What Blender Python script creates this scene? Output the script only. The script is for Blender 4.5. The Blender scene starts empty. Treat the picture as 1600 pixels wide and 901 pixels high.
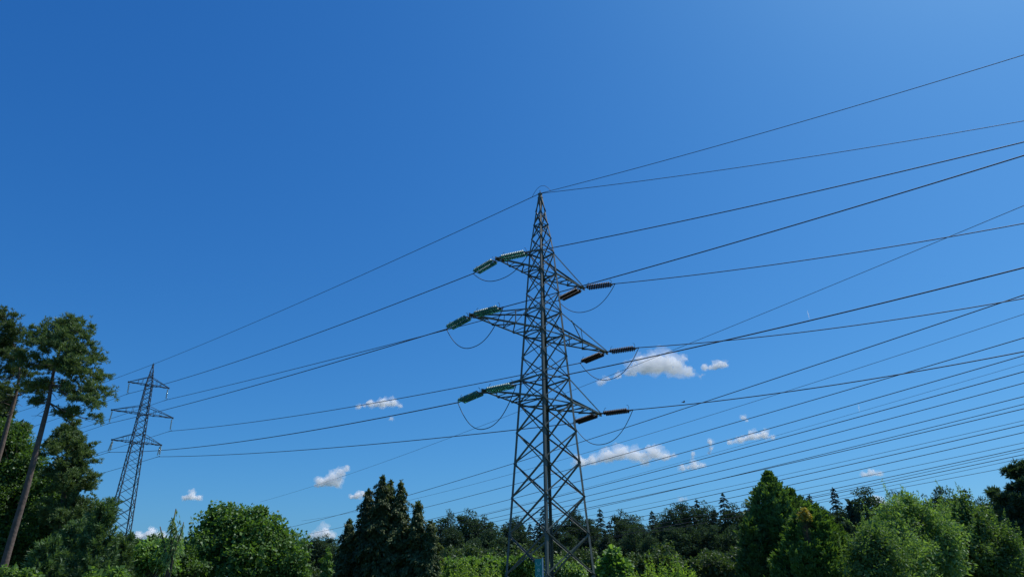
import bpy, math, random
import numpy as np
from mathutils import Vector, Matrix

SC = bpy.context.scene
COL = SC.collection
rad = math.radians
random.seed(7)
RNG = np.random.default_rng(7)

# ------------------------------------------------------------------ camera
FPX, PITCH, ROLL, EYE = 1080.2, 0.40844, -0.0066, 1.6     # focal length in pixels of a 1600 px wide picture
cam_d = bpy.data.cameras.new('camera')
cam_d.sensor_width = 36.0
cam_d.lens = FPX / 1600 * 36.0
cam_d.clip_start = 0.1
cam_d.clip_end = 60000
cam = bpy.data.objects.new('camera', cam_d)
COL.objects.link(cam)
cam.matrix_world = Matrix.Translation((0, 0, EYE)) @ Matrix.Rotation(math.pi / 2 + PITCH, 4, 'X') @ Matrix.Rotation(ROLL, 4, 'Z')
SC.camera = cam

# ------------------------------------------------------------------ sky, sun, exposure
SUN_EL, SUN_AZ = rad(58), rad(62)                          # azimuth measured to the right of the view
world = bpy.data.worlds.new('World')
SC.world = world
world.use_nodes = True
nt = world.node_tree
nt.nodes.clear()
wo = nt.nodes.new('ShaderNodeOutputWorld')
bg = nt.nodes.new('ShaderNodeBackground')
sky = nt.nodes.new('ShaderNodeTexSky')
sky.sky_type = 'NISHITA'
sky.sun_disc = False
sky.sun_elevation = SUN_EL
sky.sun_rotation = SUN_AZ
sky.altitude = 100
sky.air_density = 1.0
sky.dust_density = 1.0
sky.ozone_density = 2.2
hs = nt.nodes.new('ShaderNodeHueSaturation')
hs.inputs['Hue'].default_value = 0.5
hs.inputs['Saturation'].default_value = 1.0
nt.links.new(sky.outputs[0], hs.inputs['Color'])
sep = nt.nodes.new('ShaderNodeSeparateColor'); comb = nt.nodes.new('ShaderNodeCombineColor')
nt.links.new(hs.outputs[0], sep.inputs[0])
for ch_, (k_, g_) in enumerate(((0.1527, 1.424), (0.62, 1.0), (1.584, 0.72))):      # the deep clear blue of a summer noon
    pw = nt.nodes.new('ShaderNodeMath'); pw.operation = 'POWER'; pw.inputs[1].default_value = g_
    ml_ = nt.nodes.new('ShaderNodeMath'); ml_.operation = 'MULTIPLY'; ml_.inputs[1].default_value = k_
    nt.links.new(sep.outputs[ch_], pw.inputs[0]); nt.links.new(pw.outputs[0], ml_.inputs[0]); nt.links.new(ml_.outputs[0], comb.inputs[ch_])
nt.links.new(comb.outputs[0], bg.inputs['Color'])
nt.links.new(bg.outputs[0], wo.inputs[0])
bg.inputs['Strength'].default_value = 0.121

sun_d = bpy.data.lights.new('sun', 'SUN')
sun_d.energy = 4.9
sun_d.angle = rad(0.5)
sun_d.color = (1.0, 0.96, 0.90)
sun = bpy.data.objects.new('sun', sun_d)
COL.objects.link(sun)
SUN_DIR = Vector((math.sin(SUN_AZ) * math.cos(SUN_EL), math.cos(SUN_AZ) * math.cos(SUN_EL), math.sin(SUN_EL)))
sun.rotation_euler = SUN_DIR.to_track_quat('Z', 'Y').to_euler()
sun.location = (0, 0, 80)

SC.view_settings.view_transform = 'Standard'
SC.view_settings.look = 'None'
SC.view_settings.gamma = 1
SC.view_settings.use_curve_mapping = False
SC.view_settings.exposure = 0.0
SC.render.engine = 'CYCLES'
SC.cycles.volume_bounces = 24
SC.cycles.max_bounces = 26
SC.cycles.diffuse_bounces = 3
SC.cycles.transmission_bounces = 4

# ------------------------------------------------------------------ picture geometry
CF = np.array([0, math.cos(PITCH), math.sin(PITCH)])
CU = np.array([0, -math.sin(PITCH), math.cos(PITCH)])
CR = np.array([1.0, 0, 0])
C_R = CR * math.cos(ROLL) + CU * math.sin(ROLL)
C_U = CU * math.cos(ROLL) - CR * math.sin(ROLL)
CAM = np.array([0, 0, EYE])

def ray(px, py):
    return CF + C_R * (px - 800) / FPX + C_U * (450.5 - py) / FPX

def at(px, py, Y):
    """world point at distance Y north of the camera that is seen at a picture position"""
    r = ray(px, py)
    return CAM + r * (Y / r[1])

def on_plane(px, py, p0, n):
    r = ray(px, py)
    t = ((p0[:2] - CAM[:2]) @ n) / (r[:2] @ n)
    return CAM + r * t

def scale_at(P):
    return float((np.asarray(P) - CAM) @ CF) / FPX          # metres per picture pixel

# ------------------------------------------------------------------ materials
def new_mat(name):
    m = bpy.data.materials.new(name)
    m.use_nodes = True
    m.node_tree.nodes.clear()
    return m, m.node_tree.nodes, m.node_tree.links

def surf_mat(name, col, rough=0.6, metal=0.0, var=0.25, scale=6.0, spec=0.5, bump=0.0, trans=0.0):
    m, N, L = new_mat(name)
    out = N.new('ShaderNodeOutputMaterial')
    b = N.new('ShaderNodeBsdfPrincipled')
    tc = N.new('ShaderNodeTexCoord')
    nz = N.new('ShaderNodeTexNoise')
    nz.inputs['Scale'].default_value = scale
    nz.inputs['Detail'].default_value = 6
    L.new(tc.outputs['Object'], nz.inputs['Vector'])
    mx = N.new('ShaderNodeMix'); mx.data_type = 'RGBA'
    mx.inputs[6].default_value = (*[c * (1 - var) for c in col], 1)
    mx.inputs[7].default_value = (*[min(1, c * (1 + var)) for c in col], 1)
    L.new(nz.outputs['Fac'], mx.inputs[0])
    L.new(mx.outputs[2], b.inputs['Base Color'])
    b.inputs['Roughness'].default_value = rough
    b.inputs['Metallic'].default_value = metal
    b.inputs['Specular IOR Level'].default_value = spec
    b.inputs['Transmission Weight'].default_value = trans
    if bump:
        bp = N.new('ShaderNodeBump')
        bp.inputs['Strength'].default_value = bump
        bp.inputs['Distance'].default_value = 0.05
        L.new(nz.outputs['Fac'], bp.inputs['Height'])
        L.new(bp.outputs[0], b.inputs['Normal'])
    L.new(b.outputs[0], out.inputs[0])
    return m

def leaf_mat(name, ca, cb, transl=0.35, tint=(1.5, 1.6, 0.5), gloss=0.022, rough=0.5):
    """two-sided leaf: diffuse + light shining through + a little gloss; colour differs from leaf to leaf and tree to tree"""
    m, N, L = new_mat(name)
    out = N.new('ShaderNodeOutputMaterial')
    geo = N.new('ShaderNodeNewGeometry')
    oi = N.new('ShaderNodeObjectInfo')
    mx = N.new('ShaderNodeMix'); mx.data_type = 'RGBA'
    mx.inputs[6].default_value = (*ca, 1)
    mx.inputs[7].default_value = (*cb, 1)
    L.new(geo.outputs['Random Per Island'], mx.inputs[0])
    hv = N.new('ShaderNodeHueSaturation')
    mr = N.new('ShaderNodeMapRange')
    mr.inputs['To Min'].default_value = 0.8
    mr.inputs['To Max'].default_value = 1.2
    L.new(oi.outputs['Random'], mr.inputs['Value'])
    L.new(mr.outputs[0], hv.inputs['Value'])
    L.new(mx.outputs[2], hv.inputs['Color'])
    hv.inputs['Saturation'].default_value = 0.96
    d = N.new('ShaderNodeBsdfDiffuse')
    t = N.new('ShaderNodeBsdfTranslucent')
    L.new(hv.outputs[0], d.inputs[0])
    vm = N.new('ShaderNodeVectorMath'); vm.operation = 'MULTIPLY'
    vm.inputs[1].default_value = tint
    L.new(hv.outputs[0], vm.inputs[0])
    L.new(vm.outputs[0], t.inputs[0])
    ms = N.new('ShaderNodeMixShader'); ms.inputs[0].default_value = transl
    L.new(d.outputs[0], ms.inputs[1]); L.new(t.outputs[0], ms.inputs[2])
    g = N.new('ShaderNodeBsdfGlossy'); g.inputs['Roughness'].default_value = rough
    g.inputs[0].default_value = (0.8, 0.85, 0.9, 1)
    m2 = N.new('ShaderNodeMixShader'); m2.inputs[0].default_value = gloss
    L.new(ms.outputs[0], m2.inputs[1]); L.new(g.outputs[0], m2.inputs[2])
    L.new(m2.outputs[0], out.inputs[0])
    return m

M = {}
M['steel'] = surf_mat('grey_green_steel', (0.088, 0.105, 0.088), 0.5, 0.0, 0.35, 1.6)
M['far_steel'] = surf_mat('galvanised_steel', (0.09, 0.10, 0.11), 0.5, 0.2, 0.25, 1.2)
M['wire'] = surf_mat('weathered_conductor', (0.03, 0.03, 0.033), 0.7, 0.0, 0.2, 2)
M['green_glass'] = surf_mat('green_insulator_glass', (0.05, 0.27, 0.24), 0.45, 0.0, 0.15, 5, 0.4, trans=0.35)
M['pale_glass'] = surf_mat('pale_insulator_glass', (0.35, 0.42, 0.36), 0.15, 0.0, 0.15, 5, 0.8, trans=0.2)
M['porcelain'] = surf_mat('dark_brown_porcelain', (0.02, 0.013, 0.015), 0.6, 0.0, 0.2, 5, 0.3)
M['fitting'] = surf_mat('dark_fitting_steel', (0.07, 0.07, 0.07), 0.5, 0.3, 0.2, 4)
M['pine_bark'] = surf_mat('pine_bark', (0.125, 0.095, 0.08), 0.9, 0, 0.5, 5, 0.2, 0.8)
M['grey_bark'] = surf_mat('grey_bark', (0.10, 0.08, 0.06), 0.9, 0, 0.5, 6, 0.2, 0.8)
M['birch_bark'] = surf_mat('pale_birch_bark', (0.45, 0.43, 0.40), 0.8, 0, 0.4, 5, 0.2, 0.4)
M['pine'] = leaf_mat('pine_needles', (0.05, 0.095, 0.035), (0.14, 0.2, 0.075), 0.22)
M['young_pine'] = leaf_mat('young_pine_needles', (0.05, 0.1, 0.04), (0.12, 0.2, 0.08), 0.25)
M['far_pine'] = leaf_mat('distant_pine_needles', (0.032, 0.062, 0.04), (0.07, 0.115, 0.062), 0.22, gloss=0.005)
M['spruce'] = leaf_mat('spruce_needles', (0.024, 0.048, 0.038), (0.05, 0.085, 0.058), 0.18, gloss=0.005)
M['cedar'] = leaf_mat('cedar_sprays', (0.035, 0.06, 0.02), (0.12, 0.15, 0.05), 0.22)
M['thuja'] = leaf_mat('thuja_sprays', (0.052, 0.111, 0.033), (0.127, 0.223, 0.059), 0.25)
M['thuja_bright'] = leaf_mat('bright_thuja_sprays', (0.05, 0.11, 0.02), (0.11, 0.19, 0.045), 0.3)
M['maple'] = leaf_mat('broad_leaves', (0.05, 0.107, 0.025), (0.107, 0.201, 0.043), 0.35)
M['bush'] = leaf_mat('bright_bush_leaves', (0.081, 0.176, 0.034), (0.176, 0.297, 0.068), 0.4)
M['willow'] = leaf_mat('willow_leaves', (0.098, 0.178, 0.054), (0.214, 0.321, 0.107), 0.35)
M['birch'] = leaf_mat('birch_leaves', (0.081, 0.152, 0.045), (0.169, 0.268, 0.081), 0.35)
M['midwood'] = leaf_mat('wood_edge_leaves', (0.038, 0.072, 0.028), (0.085, 0.13, 0.042), 0.3)
M['shoots'] = leaf_mat('fresh_willow_shoots', (0.12, 0.21, 0.03), (0.22, 0.32, 0.06), 0.45)
M['yellow'] = leaf_mat('yellow_leaves', (0.32, 0.26, 0.03), (0.45, 0.36, 0.05), 0.4, (1.1, 1.1, 0.5))
M['teal'] = surf_mat('teal_sign_paint', (0.008, 0.27, 0.24), 0.4, 0, 0.1, 3)
M['pale_print'] = surf_mat('pale_print', (0.5, 0.75, 0.7), 0.6, 0, 0.1, 3)
M['white'] = surf_mat('white_paint', (0.75, 0.76, 0.78), 0.5, 0, 0.06, 3)
M['bird'] = surf_mat('dark_feathers', (0.05, 0.045, 0.04), 0.8, 0, 0.2, 10)

# ------------------------------------------------------------------ object helpers
def tag(o, label=None, cat=None, group=None, kind=None):
    for k, v in (('label', label), ('category', cat), ('group', group), ('kind', kind)):
        if v:
            o[k] = v
    return o

def empty(name, loc, label, cat, group=None):
    o = bpy.data.objects.new(name, None)
    o.location = [float(v) for v in loc]
    COL.objects.link(o)
    return tag(o, label, cat, group)

def link_mesh(name, me, mat, parent=None, loc=(0, 0, 0)):
    me.materials.append(mat)
    o = bpy.data.objects.new(name, me)
    o.location = [float(v) for v in loc]
    COL.objects.link(o)
    if parent:
        o.parent = parent
    return o

def np_mesh(name, V, F4):
    """V (n,3), F4 (m,4) quads -> mesh"""
    me = bpy.data.meshes.new(name)
    V = np.ascontiguousarray(V, dtype=np.float32)
    F4 = np.ascontiguousarray(F4, dtype=np.int32)
    me.vertices.add(len(V)); me.vertices.foreach_set('co', V.ravel())
    me.loops.add(F4.size); me.loops.foreach_set('vertex_index', F4.ravel())
    me.polygons.add(len(F4))
    me.polygons.foreach_set('loop_start', np.arange(len(F4), dtype=np.int32) * 4)
    me.polygons.foreach_set('loop_total', np.full(len(F4), 4, dtype=np.int32))
    me.update(calc_edges=True)
    return me

class MB:
    """collects solid pieces in world space; build() makes ONE mesh object relative to its parent"""
    def __init__(s):
        s.v = []; s.f = []; s.smooth = False
    def add(s, vs, fs):
        b = len(s.v)
        s.v += [tuple(float(c) for c in v) for v in vs]
        s.f += [tuple(b + i for i in f) for f in fs]
    def prism(s, ring_a, ring_b):
        n = len(ring_a)
        fs = [tuple(range(n))[::-1], tuple(range(n, 2 * n))]
        fs += [(i, (i + 1) % n, n + (i + 1) % n, n + i) for i in range(n)]
        s.add(list(ring_a) + list(ring_b), fs)
    def box(s, c, sx, sy, sz, ax=(1, 0, 0), ay=(0, 1, 0), az=(0, 0, 1)):
        c = np.array(c, float); X = np.array(ax) * sx / 2; Y = np.array(ay) * sy / 2; Z = np.array(az) * sz / 2
        s.prism([c - X - Y - Z, c + X - Y - Z, c + X + Y - Z, c - X + Y - Z], [c - X - Y + Z, c + X - Y + Z, c + X + Y + Z, c - X + Y + Z])
    def angle(s, a, b, w, u, v, t=0.012):
        """rolled steel angle from a to b; u, v are the two flange directions"""
        a = np.array(a, float); b = np.array(b, float)
        d = b - a; d /= np.linalg.norm(d)
        u = np.array(u, float); u -= d * (u @ d); u /= np.linalg.norm(u)
        v = np.array(v, float); v -= d * (v @ d); v -= u * (v @ u); v /= np.linalg.norm(v)
        prof = [(0, 0), (w, 0), (w, t), (t, t), (t, w), (0, w)]
        A = [a + u * p + v * q for p, q in prof]
        B = [b + u * p + v * q for p, q in prof]
        s.prism(A, B)
    def tube(s, pts, radii, n=6, cap=True):
        pts = [np.array(p, float) for p in pts]
        m = len(pts)
        if np.isscalar(radii): radii = [radii] * m
        base = len(s.v)
        ref = np.array([0.31, 0.17, 0.93])
        for i, p in enumerate(pts):
            d = pts[min(i + 1, m - 1)] - pts[max(i - 1, 0)]
            d /= (np.linalg.norm(d) + 1e-9)
            if abs(d @ ref) > 0.95: rr = np.array([1.0, 0.1, 0])
            else: rr = ref
            u = np.cross(d, rr); u /= np.linalg.norm(u)
            v = np.cross(d, u)
            for k in range(n):
                a = 2 * math.pi * k / n
                q = p + (u * math.cos(a) + v * math.sin(a)) * radii[i]
                s.v.append(tuple(float(c) for c in q))
        for i in range(m - 1):
            for k in range(n):
                k2 = (k + 1) % n
                s.f.append((base + i * n + k, base + i * n + k2, base + (i + 1) * n + k2, base + (i + 1) * n + k))
        if cap:
            s.f.append(tuple(base + k for k in range(n))[::-1])
            s.f.append(tuple(base + (m - 1) * n + k for k in range(n)))
    def lathe(s, a, axis, prof, n=12):
        """prof: (distance along axis, radius)"""
        a = np.array(a, float); d = np.array(axis, float); d /= np.linalg.norm(d)
        s.tube_lathe(a, d, prof, n)
    def tube_lathe(s, a, d, prof, n):
        rr = np.array([0.31, 0.17, 0.93]) if abs(d[2]) < 0.9 else np.array([1.0, 0.1, 0])
        u = np.cross(d, rr); u /= np.linalg.norm(u); v = np.cross(d, u)
        base = len(s.v)
        for t, r in prof:
            for k in range(n):
                an = 2 * math.pi * k / n
                s.v.append(tuple(float(c) for c in (a + d * t + (u * math.cos(an) + v * math.sin(an)) * max(r, 1e-3))))
        m = len(prof)
        for i in range(m - 1):
            for k in range(n):
                k2 = (k + 1) % n
                s.f.append((base + i * n + k, base + i * n + k2, base + (i + 1) * n + k2, base + (i + 1) * n + k))
        s.f.append(tuple(base + k for k in range(n))[::-1])
        s.f.append(tuple(base + (m - 1) * n + k for k in range(n)))
    def build(s, name, mat, parent=None, origin=None, smooth=False):
        o0 = np.array(parent.location if parent else (origin if origin is not None else (0, 0, 0)), float)
        if parent is not None and parent.parent: o0 = o0 + np.array(parent.parent.location)
        V = np.array(s.v) - o0
        me = bpy.data.meshes.new(name)
        me.from_pydata([tuple(v) for v in V], [], s.f)
        me.update()
        if smooth:
            me.polygons.foreach_set('use_smooth', [True] * len(me.polygons))
        return link_mesh(name, me, mat, parent, (0, 0, 0) if parent else o0)

# ------------------------------------------------------------------ ground
m, N, L = new_mat('rough_grass')
out = N.new('ShaderNodeOutputMaterial'); b = N.new('ShaderNodeBsdfPrincipled')
tc = N.new('ShaderNodeTexCoord'); n1 = N.new('ShaderNodeTexNoise'); n2 = N.new('ShaderNodeTexNoise')
n1.inputs['Scale'].default_value = 0.08; n1.inputs['Detail'].default_value = 8
n2.inputs['Scale'].default_value = 3.0; n2.inputs['Detail'].default_value = 10
L.new(tc.outputs['Object'], n1.inputs['Vector']); L.new(tc.outputs['Object'], n2.inputs['Vector'])
cr = N.new('ShaderNodeValToRGB')
cr.color_ramp.elements[0].position = 0.35; cr.color_ramp.elements[0].color = (0.035, 0.06, 0.018, 1)
cr.color_ramp.elements[1].position = 0.7; cr.color_ramp.elements[1].color = (0.08, 0.09, 0.035, 1)
ad = N.new('ShaderNodeMath'); ad.operation = 'ADD'
ml = N.new('ShaderNodeMath'); ml.operation = 'MULTIPLY'; ml.inputs[1].default_value = 0.5
L.new(n1.outputs['Fac'], ad.inputs[0]); L.new(n2.outputs['Fac'], ad.inputs[1]); L.new(ad.outputs[0], ml.inputs[0])
L.new(ml.outputs[0], cr.inputs[0]); L.new(cr.outputs[0], b.inputs['Base Color'])
b.inputs['Roughness'].default_value = 0.95
bp = N.new('ShaderNodeBump'); bp.inputs['Strength'].default_value = 0.8; bp.inputs['Distance'].default_value = 0.15
L.new(n2.outputs['Fac'], bp.inputs['Height']); L.new(bp.outputs[0], b.inputs['Normal'])
L.new(b.outputs[0], out.inputs[0])
g = MB()
g.prism([(-30000, -30000, -1), (30000, -30000, -1), (30000, 30000, -1), (-30000, 30000, -1)],
        [(-30000, -30000, 0), (30000, -30000, 0), (30000, 30000, 0), (-30000, 30000, 0)])
ground = g.build('ground', m)
tag(ground, 'flat grassy ground under the pylons', None, None, 'structure')

# ------------------------------------------------------------------ pylons
def leg_r(tab, z):
    for (z0, r0), (z1, r1) in zip(tab, tab[1:]):
        if z <= z1:
            return r0 + (r1 - r0) * (z - z0) / (z1 - z0)
    return tab[-1][1]

def make_pylon(name, base, phi, tab, nodes, arms, ztop, mat, label, legw, brw, tie=1.7, narm=5):
    """tab: half diagonal by height; nodes: heights of the lattice nodes; arms: (height, length)"""
    root = empty(name, base, label, 'pylon', 'lattice pylons')
    base = np.array(base, float)
    cd = [np.array([math.cos(phi + math.pi / 4 + k * math.pi / 2), math.sin(phi + math.pi / 4 + k * math.pi / 2), 0]) for k in range(4)]
    def node(k, z):
        return base + cd[k % 4] * leg_r(tab, z) + np.array([0, 0, z])
    for k in range(4):                                      # legs
        mb = MB()
        zs = sorted(set([t[0] for t in tab]))
        u = cd[(k + 1) % 4] - cd[k]; v = cd[(k - 1) % 4] - cd[k]
        for z0, z1 in zip(zs, zs[1:]):
            w = legw if z0 < 12 * ztop / 30 else legw * (0.8 if z0 < 24 * ztop / 30 else 0.6)
            mb.angle(node(k, z0) if z0 else node(k, 0), node(k, z1), w, u, v, 0.018)
        for z in nodes[::2]:                                # gusset plates at the joints
            if z < ztop * 0.85:
                p = node(k, z)
                uu = u / np.linalg.norm(u); vv = v / np.linalg.norm(v)
                mb.box(p + uu * legw * 0.9 - cd[k] * 0.0 + np.cross(uu, (0, 0, 1)) * 0.006, legw * 1.3, 0.01, legw * 1.6, uu, np.cross(uu, (0, 0, 1)), (0, 0, 1))
                mb.box(p + vv * legw * 0.9 + np.cross(vv, (0, 0, 1)) * 0.008, legw * 1.3, 0.01, legw * 1.6, vv, np.cross(vv, (0, 0, 1)), (0, 0, 1))
        mb.box(base + cd[k] * tab[0][1] + np.array([0, 0, 0.15]), 0.6, 0.6, 0.5)
        mb.build('leg', mat, root)
    armz = [a[0] for a in arms]
    for k in range(4):                                      # lattice on each face
        mb = MB()
        nrm = cd[k] + cd[(k + 1) % 4]; nrm = nrm / np.linalg.norm(nrm)
        hz = (cd[(k + 1) % 4] - cd[k]); hz /= np.linalg.norm(hz)
        for i, (z0, z1) in enumerate(zip(nodes, nodes[1:])):
            w = brw * (1 if z0 < ztop * 0.4 else 0.75)
            a0, b0, a1, b1 = node(k, z0), node(k + 1, z0), node(k, z1), node(k + 1, z1)
            i1 = -nrm * 0.012; i2 = -nrm * (0.026 + w * 0.05)
            mb.angle(a0 + i1, b1 + i1, w, (0, 0, 1), -nrm, 0.01)
            mb.angle(b0 + i2, a1 + i2, w * 0.97, (0, 0, 1), nrm, 0.01)
        lv = []
        for h, _ in arms: lv += [h, h + tie]
        lv += [z for z in nodes if z > armz[0] + tie][:-1:2]
        for z in lv:
            if z < ztop - 0.6:
                mb.angle(node(k, z) + np.array([0, 0, 0.02]) - nrm * 0.05, node(k + 1, z) + np.array([0, 0, 0.02]) - nrm * 0.05, brw, (0, 0, -1), -nrm, 0.01)
        mb.build('face_lattice', mat, root)
    for n_, h in enumerate(armz):                           # horizontal frames inside the body at the arms
        mb = MB()
        mb.angle(node(0, h) + [0, 0, -0.04], node(2, h) + [0, 0, -0.04], brw, (0, 0, -1), np.cross(cd[0], (0, 0, 1)), 0.01)
        mb.angle(node(1, h) + [0, 0, -0.10], node(3, h) + [0, 0, -0.10], brw, (0, 0, -1), np.cross(cd[1], (0, 0, 1)), 0.01)
        mb.build('inner_frame', mat, root)
    d = np.array([math.cos(phi), math.sin(phi), 0])
    q = np.array([-math.sin(phi), math.cos(phi), 0])
    tips = []
    for h, Ln in arms:                                      # crossarms
        for s in (-1, 1):
            mb = MB()
            k1, k2 = (1, 2) if s < 0 else (0, 3)
            tip = base + d * s * Ln + np.array([0, 0, h])
            ta = [tip + q * 0.11, tip - q * 0.11] if (node(k1, h) - base) @ q > 0 else [tip - q * 0.11, tip + q * 0.11]
            lo, up = [], []
            for kk, tt in zip((k1, k2), ta):
                A, B = node(kk, h), node(kk, h + tie)
                inn = q if ((A - base) @ q) < 0 else -q
                mb.angle(A, tt, brw * 1.15, inn, (0, 0, 1), 0.012)
                mb.angle(B, tt + np.array([0, 0, 0.16]), brw * 1.0, inn, (0, 0, -1), 0.012)
                lo.append((A, tt)); up.append((B, tt + np.array([0, 0, 0.16])))
            P = lambda seg, t: seg[0] + (seg[1] - seg[0]) * t
            ts = [i / narm for i in range(narm)]
            for i, t in enumerate(ts):
                t2 = (i + 1) / narm if i + 1 < narm else 0.97
                a_, b_ = (0, 1) if i % 2 else (1, 0)
                mb.angle(P(lo[a_], t) + [0, 0, -0.015], P(lo[b_], t2) + [0, 0, -0.015], brw * 0.7, (0, 0, -1), d * s, 0.008)
                if 0 < i < narm:
                    mb.angle(P(lo[0], t) + [0, 0, 0.03], P(lo[1], t) + [0, 0, 0.03], brw * 0.65, (0, 0, 1), d * s, 0.008)
                if (i == narm // 2 and Ln > 6) or (narm == 4 and 0 < i < 3):
                    for j in (0, 1):
                        sg = q * (0.02 if (lo[j][0] - base) @ q > 0 else -0.02)
                        mb.angle(P(lo[j], t) + sg, P(up[j], t) + sg, brw * 0.6, (0, 0, 1) + d, -d * s, 0.008)
                        if narm == 5:
                            mb.angle(P(lo[j], t) + sg * 1.6, P(up[j], (i - 1) / narm) + sg * 1.6, brw * 0.55, (0, 0, 1), -d * s, 0.008)
            mb.box(tip + np.array([0, 0, 0.07]), 0.30, 0.34, 0.03, d, q, (0, 0, 1))
            mb.box(tip + d * s * 0.1 + np.array([0, 0, 0.02]), 0.26, 0.02, 0.3, d, q, (0, 0, 1))
            mb.build('crossarm', mat, root)
            tips.append((s, h, tip))
    mb = MB()                                               # cap
    top = base + np.array([0, 0, ztop])
    mb.lathe(top + np.array([0, 0, -0.34]), (0, 0, 1), [(0, .17), (.03, .17), (.04, .15), (.33, .16), (.34, .2), (.37, .2), (.38, .04), (.66, .03)], 4)
    mb.build('peak', mat, root)
    return root, tips, d

AX = np.array([2.263, 46.969, 0.0])
PHI = 0.6811
tabM = [(0, 3.02), (10.0, 2.16), (20.5, 1.31), (24.8, 0.95), (29.9, 0.14)]
nodesM = [0, 2.3, 4.7, 7.0, 9.2, 11.25, 13.25, 15.0, 16.6, 18.22, 19.95, 21.5, 23.04, 24.75, 26.0, 27.2, 28.4, 29.7]
main_pylon, tipsM, dM = make_pylon('lattice_pylon', AX, PHI, tabM, nodesM, [(23.04, 4.2), (18.22, 6.38), (13.25, 5.28)], 30.0,
    M['steel'], 'tall grey green lattice pylon with six crossarms standing nearest in the middle of the view', 0.17, 0.095)
tipM = {}
for (s, h, p), k in zip(tipsM, ('TL', 'TR', 'ML', 'MR', 'LL', 'LR')):
    tipM[k] = p

SL = 1.15
BX = np.array([-51.002 * SL, 94.238 * SL, 0.0])
zs = lambda z: (z - 1.6) * SL + 1.6
PHL = 0.696
tabL = [(0, 2.75), (zs(8), 2.05), (zs(19.6), 1.27), (zs(28), 0.72), (zs(30.9), 0.12)]
nl = [0.0]
while nl[-1] < zs(30.3):
    r_ = leg_r(tabL, nl[-1]); nl.append(nl[-1] + max(0.55, r_ * 0.95))
nl[-1] = zs(30.85)
far_pylon, tipsL, dL = make_pylon('lattice_pylon', BX, PHL, tabL, nl, [(zs(27.97), 2.512 * SL), (zs(23.87), 3.787 * SL), (zs(19.98), 2.977 * SL)], zs(31),
    M['far_steel'], 'smaller distant lattice pylon at the left behind the young pines', 0.15, 0.08, 1.3, 4)
tipL = {}
for (s, h, p), k in zip(tipsL, ('TL', 'TR', 'ML', 'MR', 'LL', 'LR')):
    tipL[k] = p

# ------------------------------------------------------------------ insulators
def disc_profile(t0, n, pitch, R):
    prof = [(t0, 0.03)]
    for i in range(n):
        t = t0 + i * pitch
        prof += [(t + 0.02, 0.04), (t + 0.03, R * 0.6), (t + 0.045, R), (t + 0.085, R * 0.96), (t + 0.095, R * 0.55), (t + 0.12, 0.05)]
    prof.append((t0 + n * pitch, 0.03))
    return prof

def strain_set(tip, u, mat, label, group, n=13, pitch=0.142, R=0.15, gap=0.44):
    """double tension string from a crossarm tip along u; returns the conductor end"""
    u = np.array(u, float); u /= np.linalg.norm(u)
    side = np.cross(u, (0, 0, 1)); side /= np.linalg.norm(side)
    upv = np.cross(side, u)
    root = empty('insulator_string', tip, label, 'insulator', group)
    t0 = 0.42
    Ln = n * pitch
    for s in (-1, 1):
        mb = MB(); mb.lathe(tip + side * s * gap / 2, u, disc_profile(t0, n, pitch, R), 12)
        mb.build('disc_string', mat, root, smooth=True)
    mb = MB()
    mb.tube([tip + u * 0.05, tip + u * 0.32], 0.035, 6)
    mb.box(tip + u * 0.36, 0.10, gap + 0.14, 0.03, u, side, upv)
    mb.build('yoke', M['fitting'], root)
    mb = MB()
    e = t0 + Ln
    mb.box(tip + u * (e + 0.05), 0.10, gap + 0.14, 0.03, u, side, upv)
    mb.tube([tip + u * (e + 0.08), tip + u * (e + 0.38)], 0.045, 6)
    mb.build('yoke', M['fitting'], root)
    for t, dr in ((t0 - 0.02, -1), (e + 0.05, 1)):          # arcing horns
        mb = MB()
        p = tip + u * t
        pts = [p + upv * 0.03, p + upv * 0.22 + u * 0.02 * dr, p + upv * 0.36 - u * 0.03 * dr, p + upv * 0.42 - u * 0.14 * dr]
        mb.tube(pts, 0.016, 5)
        mb.build('arcing_horn', M['fitting'], root)
    return tip + u * (e + 0.36)

lvl = {'T': 'top', 'M': 'middle', 'L': 'bottom'}
farD = BX - AX; farD[2] = 0; farD /= np.linalg.norm(farD)
AZ = {'TL': -31, 'ML': -36, 'LL': -38, 'TR': -25, 'MR': -27, 'LR': -32}
END = {}
for k in ('TL', 'ML', 'LL', 'TR', 'MR', 'LR'):
    glass = k[1] == 'L'
    mt = M['green_glass'] if glass else M['porcelain']
    look = 'green glass' if glass else 'dark brown'
    side_w = 'left' if glass else 'right'
    for way in ('far', 'near'):
        if way == 'far':
            u = farD + np.array([0, 0, -0.10]); where = 'pointing down towards the distant pylon'
        else:
            a = rad(AZ[k]); u = np.array([math.cos(a), math.sin(a), -0.05 if k[0] == 'T' else -0.01]); where = 'pointing to the right edge'
        END[k, way] = strain_set(tipM[k] + np.array([0, 0, 0.02]), u, mt,
            f'{look} double insulator string on the {lvl[k[0]]} {side_w} crossarm, {where}', f'{look} insulator strings on the near pylon')

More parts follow.
